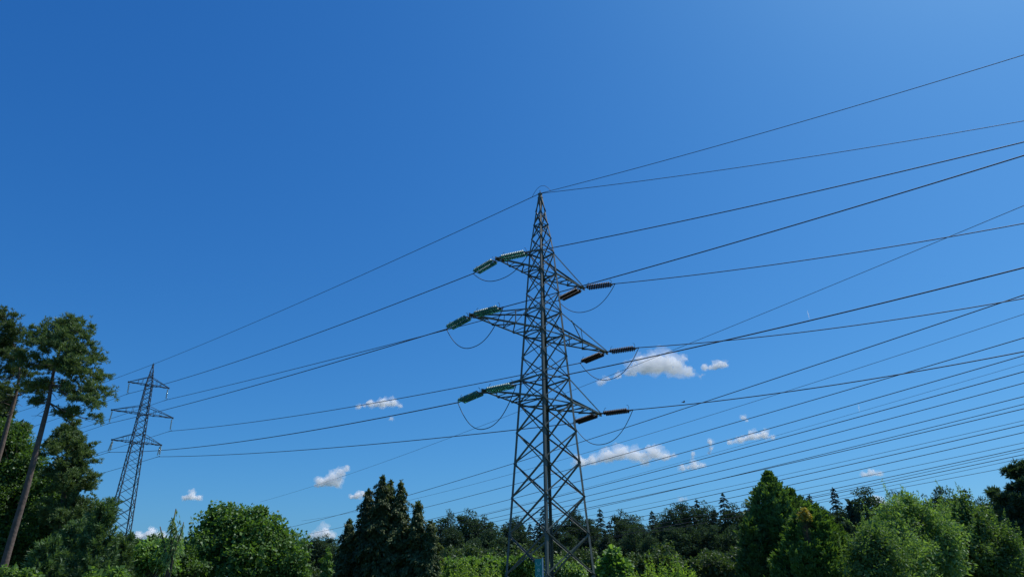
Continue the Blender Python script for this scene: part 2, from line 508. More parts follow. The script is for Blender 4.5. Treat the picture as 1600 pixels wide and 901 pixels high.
# suspension strings on the far pylon
SUSP = {}
for k in ('TL', 'ML', 'LL', 'TR', 'MR', 'LR'):
    tip = tipL[k]
    side_w = 'left' if k[1] == 'L' else 'right'
    tgt = {'TL': (199, 615), 'TR': (259, 624.5), 'ML': (170, 661), 'MR': (265.6, 673), 'LL': (169.5, 706), 'LR': (247, 713)}[k]
    n = np.array([-farD[1], farD[0]])
    e = on_plane(*tgt, tip, np.array([dL[1], -dL[0]]) * 0 + farD[:2])
    dv = e - tip
    e = tip + dv / np.linalg.norm(dv) * min(np.linalg.norm(dv), 2.9)
    root = empty('insulator_string', tip, f'pale glass insulator string hanging from the {lvl[k[0]]} {side_w} arm of the distant pylon', 'insulator', 'insulator strings on the distant pylon')
    offs = (0.0,) if k[0] != 'L' else (-0.55, 0.55)
    for o_ in offs:
        a0 = tip + farD * o_ * 0.2; b0 = e + farD * o_
        v = b0 - a0; ln = np.linalg.norm(v)
        mb = MB(); mb.lathe(a0, v, disc_profile(0.2, int((ln - 0.35) / 0.15), 0.15, 0.12), 8)
        mb.build('disc_string', M['pale_glass'], root, smooth=True)
    mb = MB(); mb.tube([e - farD * 0.7, e + farD * 0.7], 0.045, 6); mb.build('clamp', M['fitting'], root)
    SUSP[k] = e

# ------------------------------------------------------------------ cables
def cable(name, fn, s0, s1, r, label, group, nseg=48, mat=None, cat='power cable'):
    mb = MB()
    pts = [fn(s0 + (s1 - s0) * i / nseg) for i in range(nseg + 1)]
    mb.tube(pts, r, 6)
    o = mb.build(name, mat or M['wire'], None, origin=pts[0], smooth=True)
    return tag(o, label, cat, group)

def span(A, B, mids, default_sag=1.5):
    """parabola between two points, sag from where the picture shows the cable"""
    A = np.array(A, float); B = np.array(B, float)
    v = (B - A)[:2]; ln = np.linalg.norm(v); n = np.array([-v[1], v[0]]) / ln
    sags = []
    for p in mids:
        Q = on_plane(*p, A, n)
        u = (Q - A)[:2] @ v / ln / ln
        if 0.05 < u < 0.95:
            sags.append((A[2] + (B[2] - A[2]) * u - Q[2]) / (4 * u * (1 - u)))
    sag = float(np.mean(sags)) if sags else default_sag
    return lambda u: A + (B - A) * u - np.array([0, 0, 4 * sag * u * (1 - u)])

topM = AX + np.array([0, 0, 30.05]); topL = BX + np.array([0, 0, zs(31.05)])
GA = 'cables strung between the two pylons'
MIDS = {'TL': [(441, 540)], 'ML': [(505, 575), (604, 540)], 'LL': [(505, 669)], 'TR': [(505, 572), (690, 512)], 'MR': [(519, 641), (760, 596)], 'LR': [(505, 702), (760, 675)]}
cable('earth_wire', span(topM, topL, [(330, 540 - 8)]), 0, 1, 0.028, 'thin top wire between the peaks of the near and the distant pylon', GA)
for k in MIDS:
    cable('power_cable', span(END[k, 'far'], SUSP[k], MIDS[k]), 0, 1, 0.034,
          f'cable from the {lvl[k[0]]} {"left" if k[1] == "L" else "right"} crossarm of the near pylon to the distant pylon', GA)
# beyond the distant pylon
bd = rad(152)
BD = np.array([math.cos(bd), math.sin(bd), 0])
for k, e in list(SUSP.items()) + [('E', topL)]:
    lab = 'wire leaving the peak of the distant pylon down to the left behind the pines' if k == 'E' else \
        f'cable leaving the {lvl[k[0]]} {"left" if k[1] == "L" else "right"} arm of the distant pylon towards the pines at the left'
    cable('earth_wire' if k == 'E' else 'power_cable', (lambda e: lambda s: e + BD * s + np.array([0, 0, -0.12 * s + 0.0006 * s * s]))(e), 0, 150, 0.03,
          lab, 'cables beyond the distant pylon')

def ray_span(A, az, pts, name, r, label, group, L=75):
    """cable leaving A in plan direction az whose height follows the picture"""
    A = np.array(A, float); a = rad(az); dv = np.array([math.cos(a), math.sin(a)]); n = np.array([-dv[1], dv[0]])
    S, Z = [0.0], [0.0]
    for p in pts:
        Q = on_plane(*p, A, n); S.append(float((Q - A)[:2] @ dv)); Z.append(float(Q[2] - A[2]))
    S = np.array(S); Z = np.array(Z)
    M_ = np.c_[S[1:], S[1:] ** 2]
    c = np.linalg.lstsq(M_, Z[1:], rcond=None)[0]
    cable(name, lambda s: A + np.array([dv[0] * s, dv[1] * s, c[0] * s + c[1] * s * s]), 0, L, r, label, group, 60)

GB = 'cables running from the near pylon to the right edge'
ray_span(topM, -33, [(1600, 86), (1240, 194)], 'earth_wire', 0.022, 'highest wire, from the near pylon peak up to the right edge', GB)
ray_span(topM, -20, [(1600, 189), (1240, 249)], 'earth_wire', 0.022, 'second wire from the top, from the near pylon peak to the right edge', GB)
RS = {'TL': [(1600, 222), (1240, 307)], 'ML': [(1600, 243), (1240, 352)], 'LL': [(1600, 418), (1200, 516)],
      'TR': [(1600, 349), (1240, 409)], 'MR': [(1600, 466), (1200, 525)], 'LR': [(1600, 549), (1200, 616)]}
for k, pts in RS.items():
    ray_span(END[k, 'near'], AZ[k], pts, 'power_cable', 0.030, f'cable from the {lvl[k[0]]} {"left" if k[1] == "L" else "right"} crossarm of the near pylon to the right edge', GB)

# jumpers hanging under the crossarm tips
for k in RS:
    A, B = END[k, 'far'], END[k, 'near']
    low = {'TL': 1.25, 'ML': 2.0, 'LL': 2.25, 'TR': 1.6, 'MR': 1.9, 'LR': 2.0}[k]
    def fn(u, A=A, B=B, low=low):
        return A + (B - A) * u - np.array([0, 0, low * (1 - abs(2 * u - 1) ** 2.3)])
    cable('jumper_cable', fn, 0, 1, 0.026, f'slack jumper loop hanging below the {lvl[k[0]]} {"left" if k[1] == "L" else "right"} crossarm of the near pylon',
          'jumper loops on the near pylon', 28, cat='jumper cable')
def fn(u):
    a = topM + farD * 0.9 * (1 - u) + np.array([math.cos(rad(-26)), math.sin(rad(-26)), 0]) * 0.9 * u
    return a + np.array([0, 0, 0.75 * (1 - abs(2 * u - 1) ** 2)])
cable('jumper_cable', fn, 0, 1, 0.015, 'small wire loop arching over the peak of the near pylon', 'jumper loops on the near pylon', 20, cat='jumper cable')

# the parallel lines behind the near pylon
ORD = ['first', 'second', 'third', 'fourth', 'fifth', 'sixth', 'seventh', 'eighth', 'ninth', 'tenth', 'eleventh', 'twelfth', 'thirteenth',
       'fourteenth', 'fifteenth', 'sixteenth', 'seventeenth', 'eighteenth', 'nineteenth', 'twentieth', 'twenty-first', 'twenty-second', 'twenty-third', 'twenty-fourth', 'twenty-fifth', 'twenty-sixth', 'twenty-seventh', 'twenty-eighth', 'twenty-ninth', 'thirtieth']
BACK = [
    (26, .022, [(1600, 320), (1200, 487), (926, 598), (610, 717), (416, 781)]),
    (20, .036, [(1600, 460), (1200, 596), (909, 689), (636, 774), (470, 819)]),
    (23, .022, [(1600, 490), (1200, 621), (917, 706), (652, 778)]),
    (20, .036, [(1600, 527), (1280, 622), (912, 727), (664, 792), (476, 835)]),
    (20, .038, [(1600, 555), (1280, 647), (946, 740), (760, 789)]),
    (24, .018, [(1600, 568), (1280, 661)]),
    (19, .040, [(1600, 580), (1280, 668), (1008, 740), (760, 803)]),
    (19, .036, [(1600, 598), (1280, 683), (1055, 740)]),
    (19, .038, [(1600, 619), (1280, 698), (1108, 740)]),
    (18, .032, [(1600, 631), (1325, 700), (1200, 729)]),
    (18, .040, [(1600, 638), (1335, 700), (1200, 731.5)]),
    (19, .024, [(1600, 656.5), (1212, 744)]),
    (17, .040, [(1600, 663), (1212, 751)]),
    (17, .038, [(1600, 675), (1217, 761)]),
    (17.5, .028, [(1600, 691), (1242, 766)]),
    (17, .040, [(1600, 699.5), (1245, 775)]),
    (16.5, .028, [(1600, 703), (1275, 774)]),
    (16.5, .040, [(1600, 709.5), (1247, 782)]),
    (16.5, .026, [(1600, 715), (1330, 771)]),
    (16, .030, [(1600, 725), (1355, 771)]),
]
baz = rad(124); BDV = np.array([math.cos(baz), math.sin(baz)]); BN = np.array([-BDV[1], BDV[0]])
for i, (h, r, pts) in enumerate(BACK):
    q = ray(*pts[0]); P0 = CAM + q * (h - EYE) / q[2]
    S, Z = [], []
    for p in pts:
        Q = on_plane(*p, P0, BN); S.append(float((Q - P0)[:2] @ BDV)); Z.append(float(Q[2]))
    S = np.array(S); Z = np.array(Z)
    if len(pts) >= 4:
        c = np.polyfit(S, Z, 2)
    else:
        c2 = 0.00016
        c1 = float(np.mean((Z[1:] - Z[0] - c2 * S[1:] ** 2) / S[1:]))
        c = np.array([c2, c1, Z[0]])
    fn = lambda s, P0=P0, c=c: np.array([P0[0] + BDV[0] * s, P0[1] + BDV[1] * s, max(c[0] * s * s + c[1] * s + c[2], 3.0)])
    s1 = 190 if i < 4 else 175
    cable('power_cable' if r > 0.03 else 'earth_wire', fn, -70, s1, r,
          f'{ORD[i]} from the top, at the right edge, of the parallel wires behind the near pylon',
          'parallel cables behind the near pylon', 60)

# ------------------------------------------------------------------ foliage machinery
def unit(v):
    return v / (np.linalg.norm(v, axis=-1, keepdims=True) + 1e-9)

def rdir(n):
    return unit(RNG.normal(size=(n, 3)))

def leaves(P, D, Nn, Ln, W):
    """diamond leaves: base P, axis D, normal Nn, length Ln, width W -> (V, F)"""
    n = len(P)
    D = unit(D); S = unit(np.cross(Nn, D))
    Ln = np.broadcast_to(Ln, (n,))[:, None]; W = np.broadcast_to(W, (n,))[:, None]
    V = np.empty((n, 4, 3))
    V[:, 0] = P; V[:, 1] = P + D * Ln * 0.45 + S * W / 2; V[:, 2] = P + D * Ln; V[:, 3] = P + D * Ln * 0.45 - S * W / 2
    return V.reshape(-1, 3)

def leaf_mesh(name, Vs):
    V = np.concatenate(Vs)
    return np_mesh(name, V, np.arange(len(V)).reshape(-1, 4))

def clump_leaves(c, r, n, Ln, W, flat=0.75, droop=0.2, up=0.5):
    d = rdir(n)
    u = r * (0.35 + 0.65 * RNG.random(n) ** 0.6)
    P = c + d * u[:, None] * np.array([1, 1, flat])
    D = d * 0.6 + rdir(n) * 0.8 + np.array([0, 0, -droop])
    Nn = d * 0.5 + np.array([0, 0, up]) + rdir(n) * 0.7
    s = 0.45 + 1.0 * RNG.random(n) ** 1.5
    return leaves(P, D, Nn, Ln * s, W * s)

def trunk_mesh(pts, radii, mat, root, name='trunk', n=8):
    mb = MB(); mb.tube(pts, radii, n)
    return mb.build(name, mat, root, smooth=True)

def wobble(seed):
    r = np.random.default_rng(seed)
    K = r.normal(size=(6, 3)) * 2.2; ph = r.random(6) * 6.28; am = np.array([.5, .4, .35, .3, .25, .2])
    return lambda d: (np.sin(d @ K.T + ph) * am).sum(-1) / 1.2

def lobed_tree(kind, label, group, Y, lobes, leafmat, bark='grey_bark', leaf=(0.15, 0.10), clump=0.55, dens=26, stem=None, cat='tree', up=0.5,
               droop=0.2, flat=0.75, shoots=0, seed=1, core=True, root_px=None, ddepth=0.0, clump_var=0.5, twig=True, shoot_len=0.9):
    """lobes: (px, py, r_px[, dY[, aspect]]) read off the picture, each becoming a clumpy volume of leaves of real depth"""
    L3 = []
    for lb in lobes:
        px, py, rp = lb[:3]; dY = lb[3] if len(lb) > 3 else 0; asp = lb[4] if len(lb) > 4 else 1.0
        c = at(px, py, Y + dY); L3.append((c, rp * scale_at(c), asp))
    cx = sum(c[0] * r for c, r, _ in L3) / sum(r for _, r, _ in L3)
    if root_px is not None:
        cx = at(root_px, 905, Y)[0]
    root = empty(kind, (cx, Y, 0), label, cat, group)
    base = np.array([cx, Y, 0])
    Vs = []; tips = []
    big = max(r for _, r, _ in L3)
    for li, (c, r, asp) in enumerate(L3):
        wb = wobble(seed * 31 + li)
        cl = min(clump, r * 0.5)
        n = max(4, int(4.4 * (r / cl) ** 2 * (0.6 + 0.4 * asp)))
        d = rdir(n)
        rr = r * (0.90 + 0.16 * wb(d) + 0.10 * (RNG.random(n) - 0.5))
        inner = RNG.random(n) < 0.25
        rr = np.where(inner, rr * (0.45 + 0.4 * RNG.random(n)), rr) - cl * 0.35
        P = c + d * rr[:, None] * np.array([1, 1, asp])
        for p in P:
            if p[2] < 0.2: continue
            rc = cl * (1 - clump_var / 2 + clump_var * RNG.random())
            k = int(dens * (rc / leaf[0]) ** 1.5)
            Vs.append(clump_leaves(p, rc, k, leaf[0], leaf[1], flat, droop, up))
            tips.append(p)
        if core:                                            # leaves deep inside the crown
            k = int(500 * r * r)
            dd = rdir(k); P = c + dd * (r * 0.75 * RNG.random(k) ** 0.4)[:, None] * np.array([1, 1, asp])
            P = P[P[:, 2] > 0.2]
            Vs.append(leaves(P, rdir(len(P)), rdir(len(P)), leaf[0] * 1.8, leaf[1] * 2.2))
        for _ in range(int(shoots * r * r)):                # upright young shoots with leaves along them
            dd = unit(RNG.normal(size=3) * np.array([1, 1, .4]) + np.array([0, 0, .5]))
            p = c + dd * r * np.array([1, 1, asp]) * 0.92
            ax = unit(np.array([0, 0, 1.0]) + RNG.normal(size=3) * 0.25)
            sl = shoot_len * (0.5 + 0.7 * RNG.random())
            k = int(sl / leaf[0] * 7)
            t = RNG.random(k) * sl
            PP = p + ax * t[:, None] + rdir(k) * 0.03
            Vs.append(leaves(PP, ax * 0.7 + rdir(k) * 0.9, rdir(k), leaf[0] * 0.9 * (1.1 - 0.6 * t / sl), leaf[1] * 0.8))
    o = link_mesh('crown', leaf_mesh('crown', Vs), leafmat, root, (0, 0, 0))
    me = o.data
    me.transform(Matrix.Translation(tuple(-base)))
    # trunk and limbs
    mb = MB()
    topc = max(L3, key=lambda q: q[0][2])[0]
    tr = stem or 0.05 + 0.045 * big
    top = np.array([topc[0] * 0.6 + cx * 0.4, topc[1], topc[2] * 0.9])
    mid = (base + top) / 2 + np.array([0.15, 0.1, 0]) * big * 0.3
    mb.tube([base, base * 0.6 + mid * 0.4, mid, top], [tr * 1.5, tr * 1.1, tr * 0.8, tr * 0.25], 8)
    if twig:
        idx = RNG.permutation(len(tips))[:min(40, len(tips))]
        for i in idx:
            p = tips[i]
            t = min(0.9, max(0.15, 0.55 * p[2] / max(top[2], 0.1)))
            s = base + (top - base) * t
            m_ = (s + p) / 2 + np.array([0, 0, 0.12 * big])
            mb.tube([s, m_, p], [tr * 0.35, tr * 0.2, tr * 0.06], 5, False)
    mb.build('trunk', M[bark], root, smooth=True)
    return root

def pine_pads(pads, dens=1.0, Ln=0.26, W=0.045, up=0.8):
    """flattened pads of needle tufts; pads: (centre, radius, flatness)"""
    Vs = []
    for c, r, fl in pads:
        nt_ = int(105 * dens * (r / 0.8) ** 2) + 8
        d = rdir(nt_)
        P = c + d * (r * np.abs(RNG.normal(size=nt_)) * 0.85)[:, None] * np.array([1, 1, fl])
        ax = unit(d * np.array([1, 1, .5]) + np.array([0, 0, up]) + RNG.normal(size=(nt_, 3)) * 0.3)
        k = 16
        PP = np.repeat(P, k, 0); AA = np.repeat(ax, k, 0)
        PP = PP + AA * (RNG.random(len(PP)) * 0.16)[:, None]
        D = AA * 0.75 + rdir(len(PP)) * 0.75
        s = 0.7 + 0.6 * RNG.random(len(PP))
        Vs.append(leaves(PP, D, rdir(len(PP)), Ln * s, W))
    return Vs

def big_pine(label, Y, trunk_px, trunk_r, limbs, bark='pine_bark', leafmat=None, group=None, dens=1.0, fl=0.5, Ln=0.26, W=0.045, kind='pine_tree', ground_px=None):
    """trunk_px: picture points of the trunk from low to high; limbs: (start index on trunk, end px, end py, dY, pad radius px)"""
    T = [at(x, y, Y) for x, y in trunk_px]
    b0 = T[0] + (T[0] - T[1]) / (T[0] - T[1])[2] * (-T[0][2]) if abs((T[0] - T[1])[2]) > 1e-3 else T[0]
    b0 = np.array([T[0][0] + (T[0][0] - T[1][0]) / (T[1][2] - T[0][2]) * T[0][2] * 0.6, Y, 0.0])
    root = empty(kind, b0, label, 'tree', group)
    pts = [b0] + T
    n = len(pts); rr = [trunk_r * (1.15 - 0.95 * (i / (n - 1)) ** 1.2) for i in range(n)]
    tk = MB(); tk.tube(pts, rr, 10)
    pads = []
    sc = scale_at(T[-1])
    for si, ex, ey, dY, rp in limbs:
        s = T[si]; e = at(ex, ey, Y + dY); mb = MB()
        m1 = s + (e - s) * 0.5 + np.array([0, 0, -0.25 + 0.1 * RNG.random()]) * np.linalg.norm(e - s) * 0.3
        r0 = max(0.03, rr[si + 1] * 0.38)
        mb.tube([s, s + (m1 - s) * 0.5, m1, e], [r0, r0 * 0.8, r0 * 0.6, r0 * 0.2], 6, False)
        R = rp * sc * 1.2
        nsub = max(7, int(R / 0.062))
        for j in range(nsub):
            u_ = 0.5 + 0.55 * RNG.random()
            c = s + (e - s) * u_ + RNG.normal(size=3) * np.array([.55, .55, .36]) * R
            uq = max(0.2, u_ - 0.3); q = s + (m1 - s) * uq * 2 if uq < .5 else m1 + (e - m1) * (uq * 2 - 1)
            mb.tube([q, (q + c) / 2 + [0, 0, -0.08], c], [r0 * 0.3, r0 * 0.18, r0 * 0.06], 4, False)
            pads.append((c, R * (0.22 + 0.26 * RNG.random()), fl + .2))
        if si < n - 3:
            for _ in range(2):                              # dead twigs
                q = T[max(0, si - 1)] + (T[si] - T[max(0, si - 1)]) * RNG.random()
                dd = RNG.normal(size=3) * np.array([1, 1, .35]); dd = dd / np.linalg.norm(dd) * (0.4 + 0.8 * RNG.random())
                tk.tube([q, q + dd * .5 + [0, 0, .03], q + dd + [0, 0, -.08]], [0.02, 0.013, 0.005], 4, False)
        mb.build('branch', M[bark], root, smooth=True)
    tk.build('trunk', M[bark], root, smooth=True)
    Vs = pine_pads(pads, dens, Ln, W)
    o = link_mesh('crown', leaf_mesh('crown', Vs), leafmat or M['pine'], root)
    o.data.transform(Matrix.Translation(tuple(-b0)))
    return root

def cone_tree(kind, label, group, Y, top, width_px, leafmat, style='thuja', H=None, lean=(0, 0), leaf=(0.24, 0.07), n=14000, power=0.8, bark='grey_bark', seed=3, cat='tree', rough=0.18, tipf=0.0):
    """conifers with a closed conical crown; top: picture position of the tip"""
    tp = at(top[0], top[1], Y); Hh = tp[2]
    base = np.array([tp[0] - lean[0], Y - lean[1], 0.0])
    R = width_px * scale_at(tp) / 2
    root = empty(kind, base, label, cat, group)
    wb = wobble(seed)
    if style == 'thuja':                                    # dense, vertical fan sprays
        kc = 34; nC = n // kc
        t = RNG.random(nC) ** 0.6; th = RNG.random(nC) * 2 * math.pi
        if tipf: t[: nC // 22] = RNG.random(nC // 22) * tipf
        d = np.c_[np.cos(th), np.sin(th), np.zeros(nC)]
        lump = wb(np.c_[d[:, :2] * 1.6, t * 5.0])
        lump2 = np.sin(th * 5 + t * 17 + seed) * 0.5 + np.sin(th * 9 - t * 26) * 0.5
        prof_ = np.minimum(1, t ** power * 1.15)
        if tipf: prof_ = np.where(t < tipf, 0.13 * (t / tipf) ** 0.7, 0.2 + 0.8 * np.minimum(1, np.maximum(0, (t - tipf) / 0.45) ** 0.5))
        rr = R * prof_ * (1 + rough * lump + rough * 0.7 * lump2) * (0.70 + 0.36 * RNG.random(nC))
        C_ = base[None] + (tp - base)[None] * (1 - t * 0.97)[:, None] + d * rr[:, None]
        ax = unit(d * 0.55 + np.array([0, 0, 0.8]) + rdir(nC) * 0.35)
        fl = (0.22 + 0.3 * RNG.random(nC)) * np.minimum(1, t * 5 + .25)
        P = np.repeat(C_, kc, 0); A = np.repeat(ax, kc, 0); FL = np.repeat(fl, kc); dd = np.repeat(d, kc, 0)
        u = RNG.random(len(P)); side = unit(np.cross(A, dd) + 1e-3)
        P = P + A * (u * FL)[:, None] + side * (RNG.normal(size=len(P)) * 0.10 * (1.2 - u) * np.repeat(np.minimum(1, t * 6 + .25), kc))[:, None] + rdir(len(P)) * 0.035
        D = A * 0.8 + side * (RNG.normal(size=len(P)) * 0.5)[:, None] + rdir(len(P)) * 0.3
        Nn = dd + rdir(len(P)) * 0.8
        s = 0.6 + 0.6 * RNG.random(len(P))
        Vs = [leaves(P, D, Nn, leaf[0] * s * 0.75, leaf[1] * s)]
        k = n // 6
        t = tipf + (1 - tipf) * RNG.random(k) ** 0.6; th = RNG.random(k) * 6.283
        P = base[None] + (tp - base)[None] * (1 - t)[:, None] + np.c_[np.cos(th), np.sin(th), np.zeros(k)] * (R * 0.7 * (t - tipf) ** power * RNG.random(k) ** .5)[:, None]
        Vs.append(leaves(P, rdir(k), rdir(k), leaf[0] * 1.6, leaf[1] * 3))
    else:                                                   # tiers of drooping branches
        Vs = []
        nb = int(n / 150)
        step = {'cedar': 0.5, 'spruce': 1.0}[style]
        for i in range(nb):
            t = ((i + RNG.random()) / nb) ** 0.75
            th = i * 2.399 + RNG.random() * 0.6
            d = np.array([math.cos(th), math.sin(th), 0])
            tz = t if style == 'cedar' else round(t * 16) / 16 * 0.75 + t * 0.25
            ln = R * (tz ** power) * (0.32 + 0.95 * RNG.random() ** 1.2) * (1 + 0.15 * wb(np.array([d[0], d[1], t * 4]))) + (0.03 + 0.32 * RNG.random() ** 2 if style == 'cedar' else 0.05)
            s = base + (tp - base) * (1 - tz)
            k = 150
            u = RNG.random(k) ** 0.55
            rise = 0.25 if style == 'cedar' else 0.1
            P = s + d * (ln * u)[:, None] + np.array([0, 0, 1]) * ((rise * u - (rise + 0.38) * u ** 2) * ln)[:, None]
            lat = np.cross(d, (0, 0, 1))
            sp = (1 - u) * ln * 0.22 + 0.06
            P = P + lat * (RNG.normal(size=k) * sp)[:, None] + np.array([0, 0, 1]) * (RNG.normal(size=k) * 0.05)[:, None]
            D = d * 0.6 + np.array([0, 0, -0.75 if style == 'cedar' else -0.35]) + rdir(k) * 0.55
            Nn = np.array([0, 0, 0.5]) + d * 0.6 + rdir(k) * 0.6
            sz = (0.6 + 0.7 * RNG.random(k)) * (0.55 + 0.45 * min(1, t * 2.5))
            Vs.append(leaves(P, D, Nn, leaf[0] * sz, leaf[1] * sz))
        k = 60                                              # leading shoot
        t = RNG.random(k) * 0.06
        P = base + (tp - base) * (1.01 - t)[:, None] + rdir(k) * 0.04
        Vs.append(leaves(P, rdir(k) + np.array([0, 0, .6]), rdir(k), leaf[0] * 0.6, leaf[1] * 0.6))
        k = n // 8
        t = RNG.random(k) ** 0.6; th = RNG.random(k) * 6.283
        P = base[None] + (tp - base)[None] * (1 - t)[:, None] + np.c_[np.cos(th), np.sin(th), np.zeros(k)] * (R * 0.5 * t ** power * RNG.random(k) ** .5)[:, None]
        Vs.append(leaves(P, rdir(k), rdir(k), leaf[0] * 1.3, leaf[1] * 2))
    o = link_mesh('crown', leaf_mesh('crown', Vs), leafmat, root)
    o.data.transform(Matrix.Translation(tuple(-base)))
    mb = MB(); r0 = 0.04 + Hh * 0.014
    mb.tube([base, base + (tp - base) * 0.5, base + (tp - base) * 0.985], [r0, r0 * 0.6, 0.012], 7)
    mb.build('trunk', M[bark], root, smooth=True)
    return root

# ------------------------------------------------------------------ far forest: a few tree meshes, each tree an object of its own
def far_pine_meshes(seed, H=18.0, style='pine'):
    r = np.random.default_rng(seed)
    Vs = []
    mb = MB()
    if style == 'pine':
        lean = r.normal(size=2) * 0.5
        mb.tube([(0, 0, 0), (lean[0] * .4, lean[1] * .4, H * .5), (lean[0], lean[1], H * .96)], [0.24, 0.17, 0.04], 6)
        npad = 46
        for i in range(npad):
            t = r.random() ** 0.8
            z = H * (1 - 0.04 - 0.58 * t)
            rad_ = (0.35 + 2.4 * math.sin(min(1, t * 1.3 + 0.16) * math.pi * 0.62)) * (0.4 + 0.7 * r.random())
            th = r.random() * 6.283
            c = np.array([lean[0] * z / H + math.cos(th) * rad_, lean[1] * z / H + math.sin(th) * rad_, z])
            s = np.array([lean[0] * z / H, lean[1] * z / H, z - 0.4])
            mb.tube([s, (s + c) / 2, c], [0.06, 0.045, 0.02], 4, False)
            R = 0.8 + 0.8 * r.random()
            Vs.append(clump_leaves(c, R, 130, 0.42, 0.19, 0.5, -0.2, 0.6))
        Vs.append(clump_leaves(np.array([lean[0], lean[1], H * 0.965]), 0.8, 70, 0.4, 0.18, 0.8, -0.3, 0.5))
        k = 1600
        z = H * (0.2 + 0.68 * r.random(k)); th = r.random(k) * 6.283; q = 2.3 * r.random(k) ** .5
        P = np.c_[np.cos(th) * q, np.sin(th) * q, z]
        Vs.append(leaves(P, rdir(k), rdir(k), 0.6, 0.35))
    else:
        mb.tube([(0, 0, 0), (0.05, 0, H * .5), (0, 0, H * .985)], [0.24, 0.15, 0.03], 6)
        nb = 200
        for i in range(nb):
            t = ((i + r.random()) / nb) ** 0.8
            t = round(t * 15) / 15 * 0.25 + t * 0.75
            th = i * 2.399 + r.random()
            d = np.array([math.cos(th), math.sin(th), 0]); ln = 3.6 * t ** 0.75 * (0.45 + 0.75 * r.random()) + 0.25
            k = 34
            u = r.random(k) ** .7
            P = np.array([0, 0, H * (1 - 0.92 * t)]) + d * (ln * u)[:, None] + np.array([0, 0, 1]) * ((0.05 * u - 0.42 * u ** 2) * ln)[:, None]
            P += np.cross(d, (0, 0, 1)) * (r.normal(size=k) * ((1 - u) * ln * .25 + .08))[:, None]
            Vs.append(leaves(P, d * .6 + np.array([0, 0, -.4]) + rdir(k) * .5, np.array([0, 0, .6]) + rdir(k) * .6, 0.5 * (0.45 + .55 * t), 0.2))
        k = 40
        P = np.c_[r.normal(size=(k, 2)) * 0.04, H * (0.955 + 0.045 * r.random(k))]
        Vs.append(leaves(P, rdir(k) + np.array([0, 0, .8]), rdir(k), 0.34, 0.12))
    crown = leaf_mesh('crown', Vs)
    me = bpy.data.meshes.new('trunk'); me.from_pydata(mb.v, [], mb.f); me.update()
    return crown, me

far_kinds = {'P': [far_pine_meshes(s) for s in (11, 12, 13, 14, 15, 16)], 'S': [far_pine_meshes(s, style='spruce') for s in (21, 22, 23)]}
for k, lst in far_kinds.items():
    for cr_, tr_ in lst:
        cr_.materials.append(M['far_pine'] if k == 'P' else M['spruce']); tr_.materials.append(M['grey_bark'])

def far_tree(k, px, py, Y, i, label, group, fat=1.0):
    tp = at(px, py - (8 if k == 'P' else 1), Y)
    cr_, tr_ = far_kinds[k][i % len(far_kinds[k])]
    root = empty('pine_tree' if k == 'P' else 'spruce_tree', (tp[0], Y, 0), label, 'tree', group)
    s = tp[2] / 18.0
    wd = s ** 0.5 * ((0.78 + 0.08 * (i % 4)) if k == 'P' else 1.1); root.scale = (wd, wd, s); root.rotation_euler = (0, 0, i * 1.7)
    for nm, me in (('crown', cr_), ('trunk', tr_)):
        o = bpy.data.objects.new(nm, me); COL.objects.link(o); o.parent = root
    return root

FOREST = [
    ('gap left of the cedars', [(474, 848, 'P'), (487, 843, 'P'), (500, 846, 'P'), (512, 840, 'P'), (524, 850, 'P'), (480, 866, 'P'), (508, 868, 'P'), (527, 872, 'P')]),
    ('stretch between the cedars and the near pylon', [(692, 802, 'P'), (712, 822, 'P'), (731, 801, 'P'), (748, 819, 'S'), (765, 811, 'P'), (787, 820, 'S'), (703, 845, 'S'), (741, 842, 'P'), (777, 844, 'P')]),
    ('stretch seen through the near pylon legs', [(808, 812, 'P'), (828, 819, 'S'), (849, 795, 'S'), (870, 814, 'S'), (899, 797, 'P'), (916, 818, 'P'), (821, 845, 'P'), (860, 842, 'P'), (885, 836, 'P')]),
    ('stretch right of the near pylon', [(937, 796, 'S'), (952, 815, 'S'), (968, 802, 'P'), (990, 812, 'P'), (1003, 820, 'S'), (1018, 799, 'S'), (1033, 808, 'P'), (1047, 794, 'P'),
        (1060, 802, 'P'), (1073, 789, 'P'), (1088, 781, 'S'), (1102, 790, 'P'), (1115, 796, 'S'), (1129, 771, 'S'), (1143, 792, 'P'), (1156, 798, 'S'), (1172, 790, 'P'),
        (945, 840, 'P'), (978, 838, 'P'), (1012, 842, 'P'), (1050, 830, 'P'), (1082, 825, 'P'), (1110, 828, 'P'), (1140, 826, 'P')]),
    ('skyline above the bright thuja', [(1264, 774, 'S'), (1285, 799, 'P'), (1301, 763, 'S'), (1316, 798, 'P'), (1330, 803, 'P'), (1347, 768, 'P'), (1362, 796, 'P')]),
    ('skyline above the willows', [(1381, 790, 'P'), (1402, 771, 'P'), (1425, 790, 'P'), (1447, 780, 'P'), (1466, 768, 'P'), (1486, 782, 'P'), (1507, 765, 'S'), (1530, 782, 'P'),
        (1548, 776, 'P'), (1562, 770, 'P'), (1580, 784, 'P'), (1598, 778, 'P'), (1520, 800, 'P'), (1560, 800, 'P')]),
    ('wood behind the young pines', [(-60, 800, 'P'), (-20, 790, 'P'), (30, 800, 'P'), (150, 836, 'P'), (185, 850, 'P'), (215, 846, 'P'), (250, 843, 'P'), (290, 850, 'P'), (330, 850, 'P'), (380, 852, 'P'), (430, 850, 'P')]),
    ('wood beyond the right edge', [(1640, 790, 'P'), (1690, 780, 'P'), (1750, 790, 'P'), (1820, 780, 'P')]),
]
rr_ = random.Random(5)
row1 = [(x + rr_.randint(-5, 5), 822 + rr_.randint(-9, 9), 'P' if rr_.random() < .7 else 'S') for x in range(684, 1180, 22)]
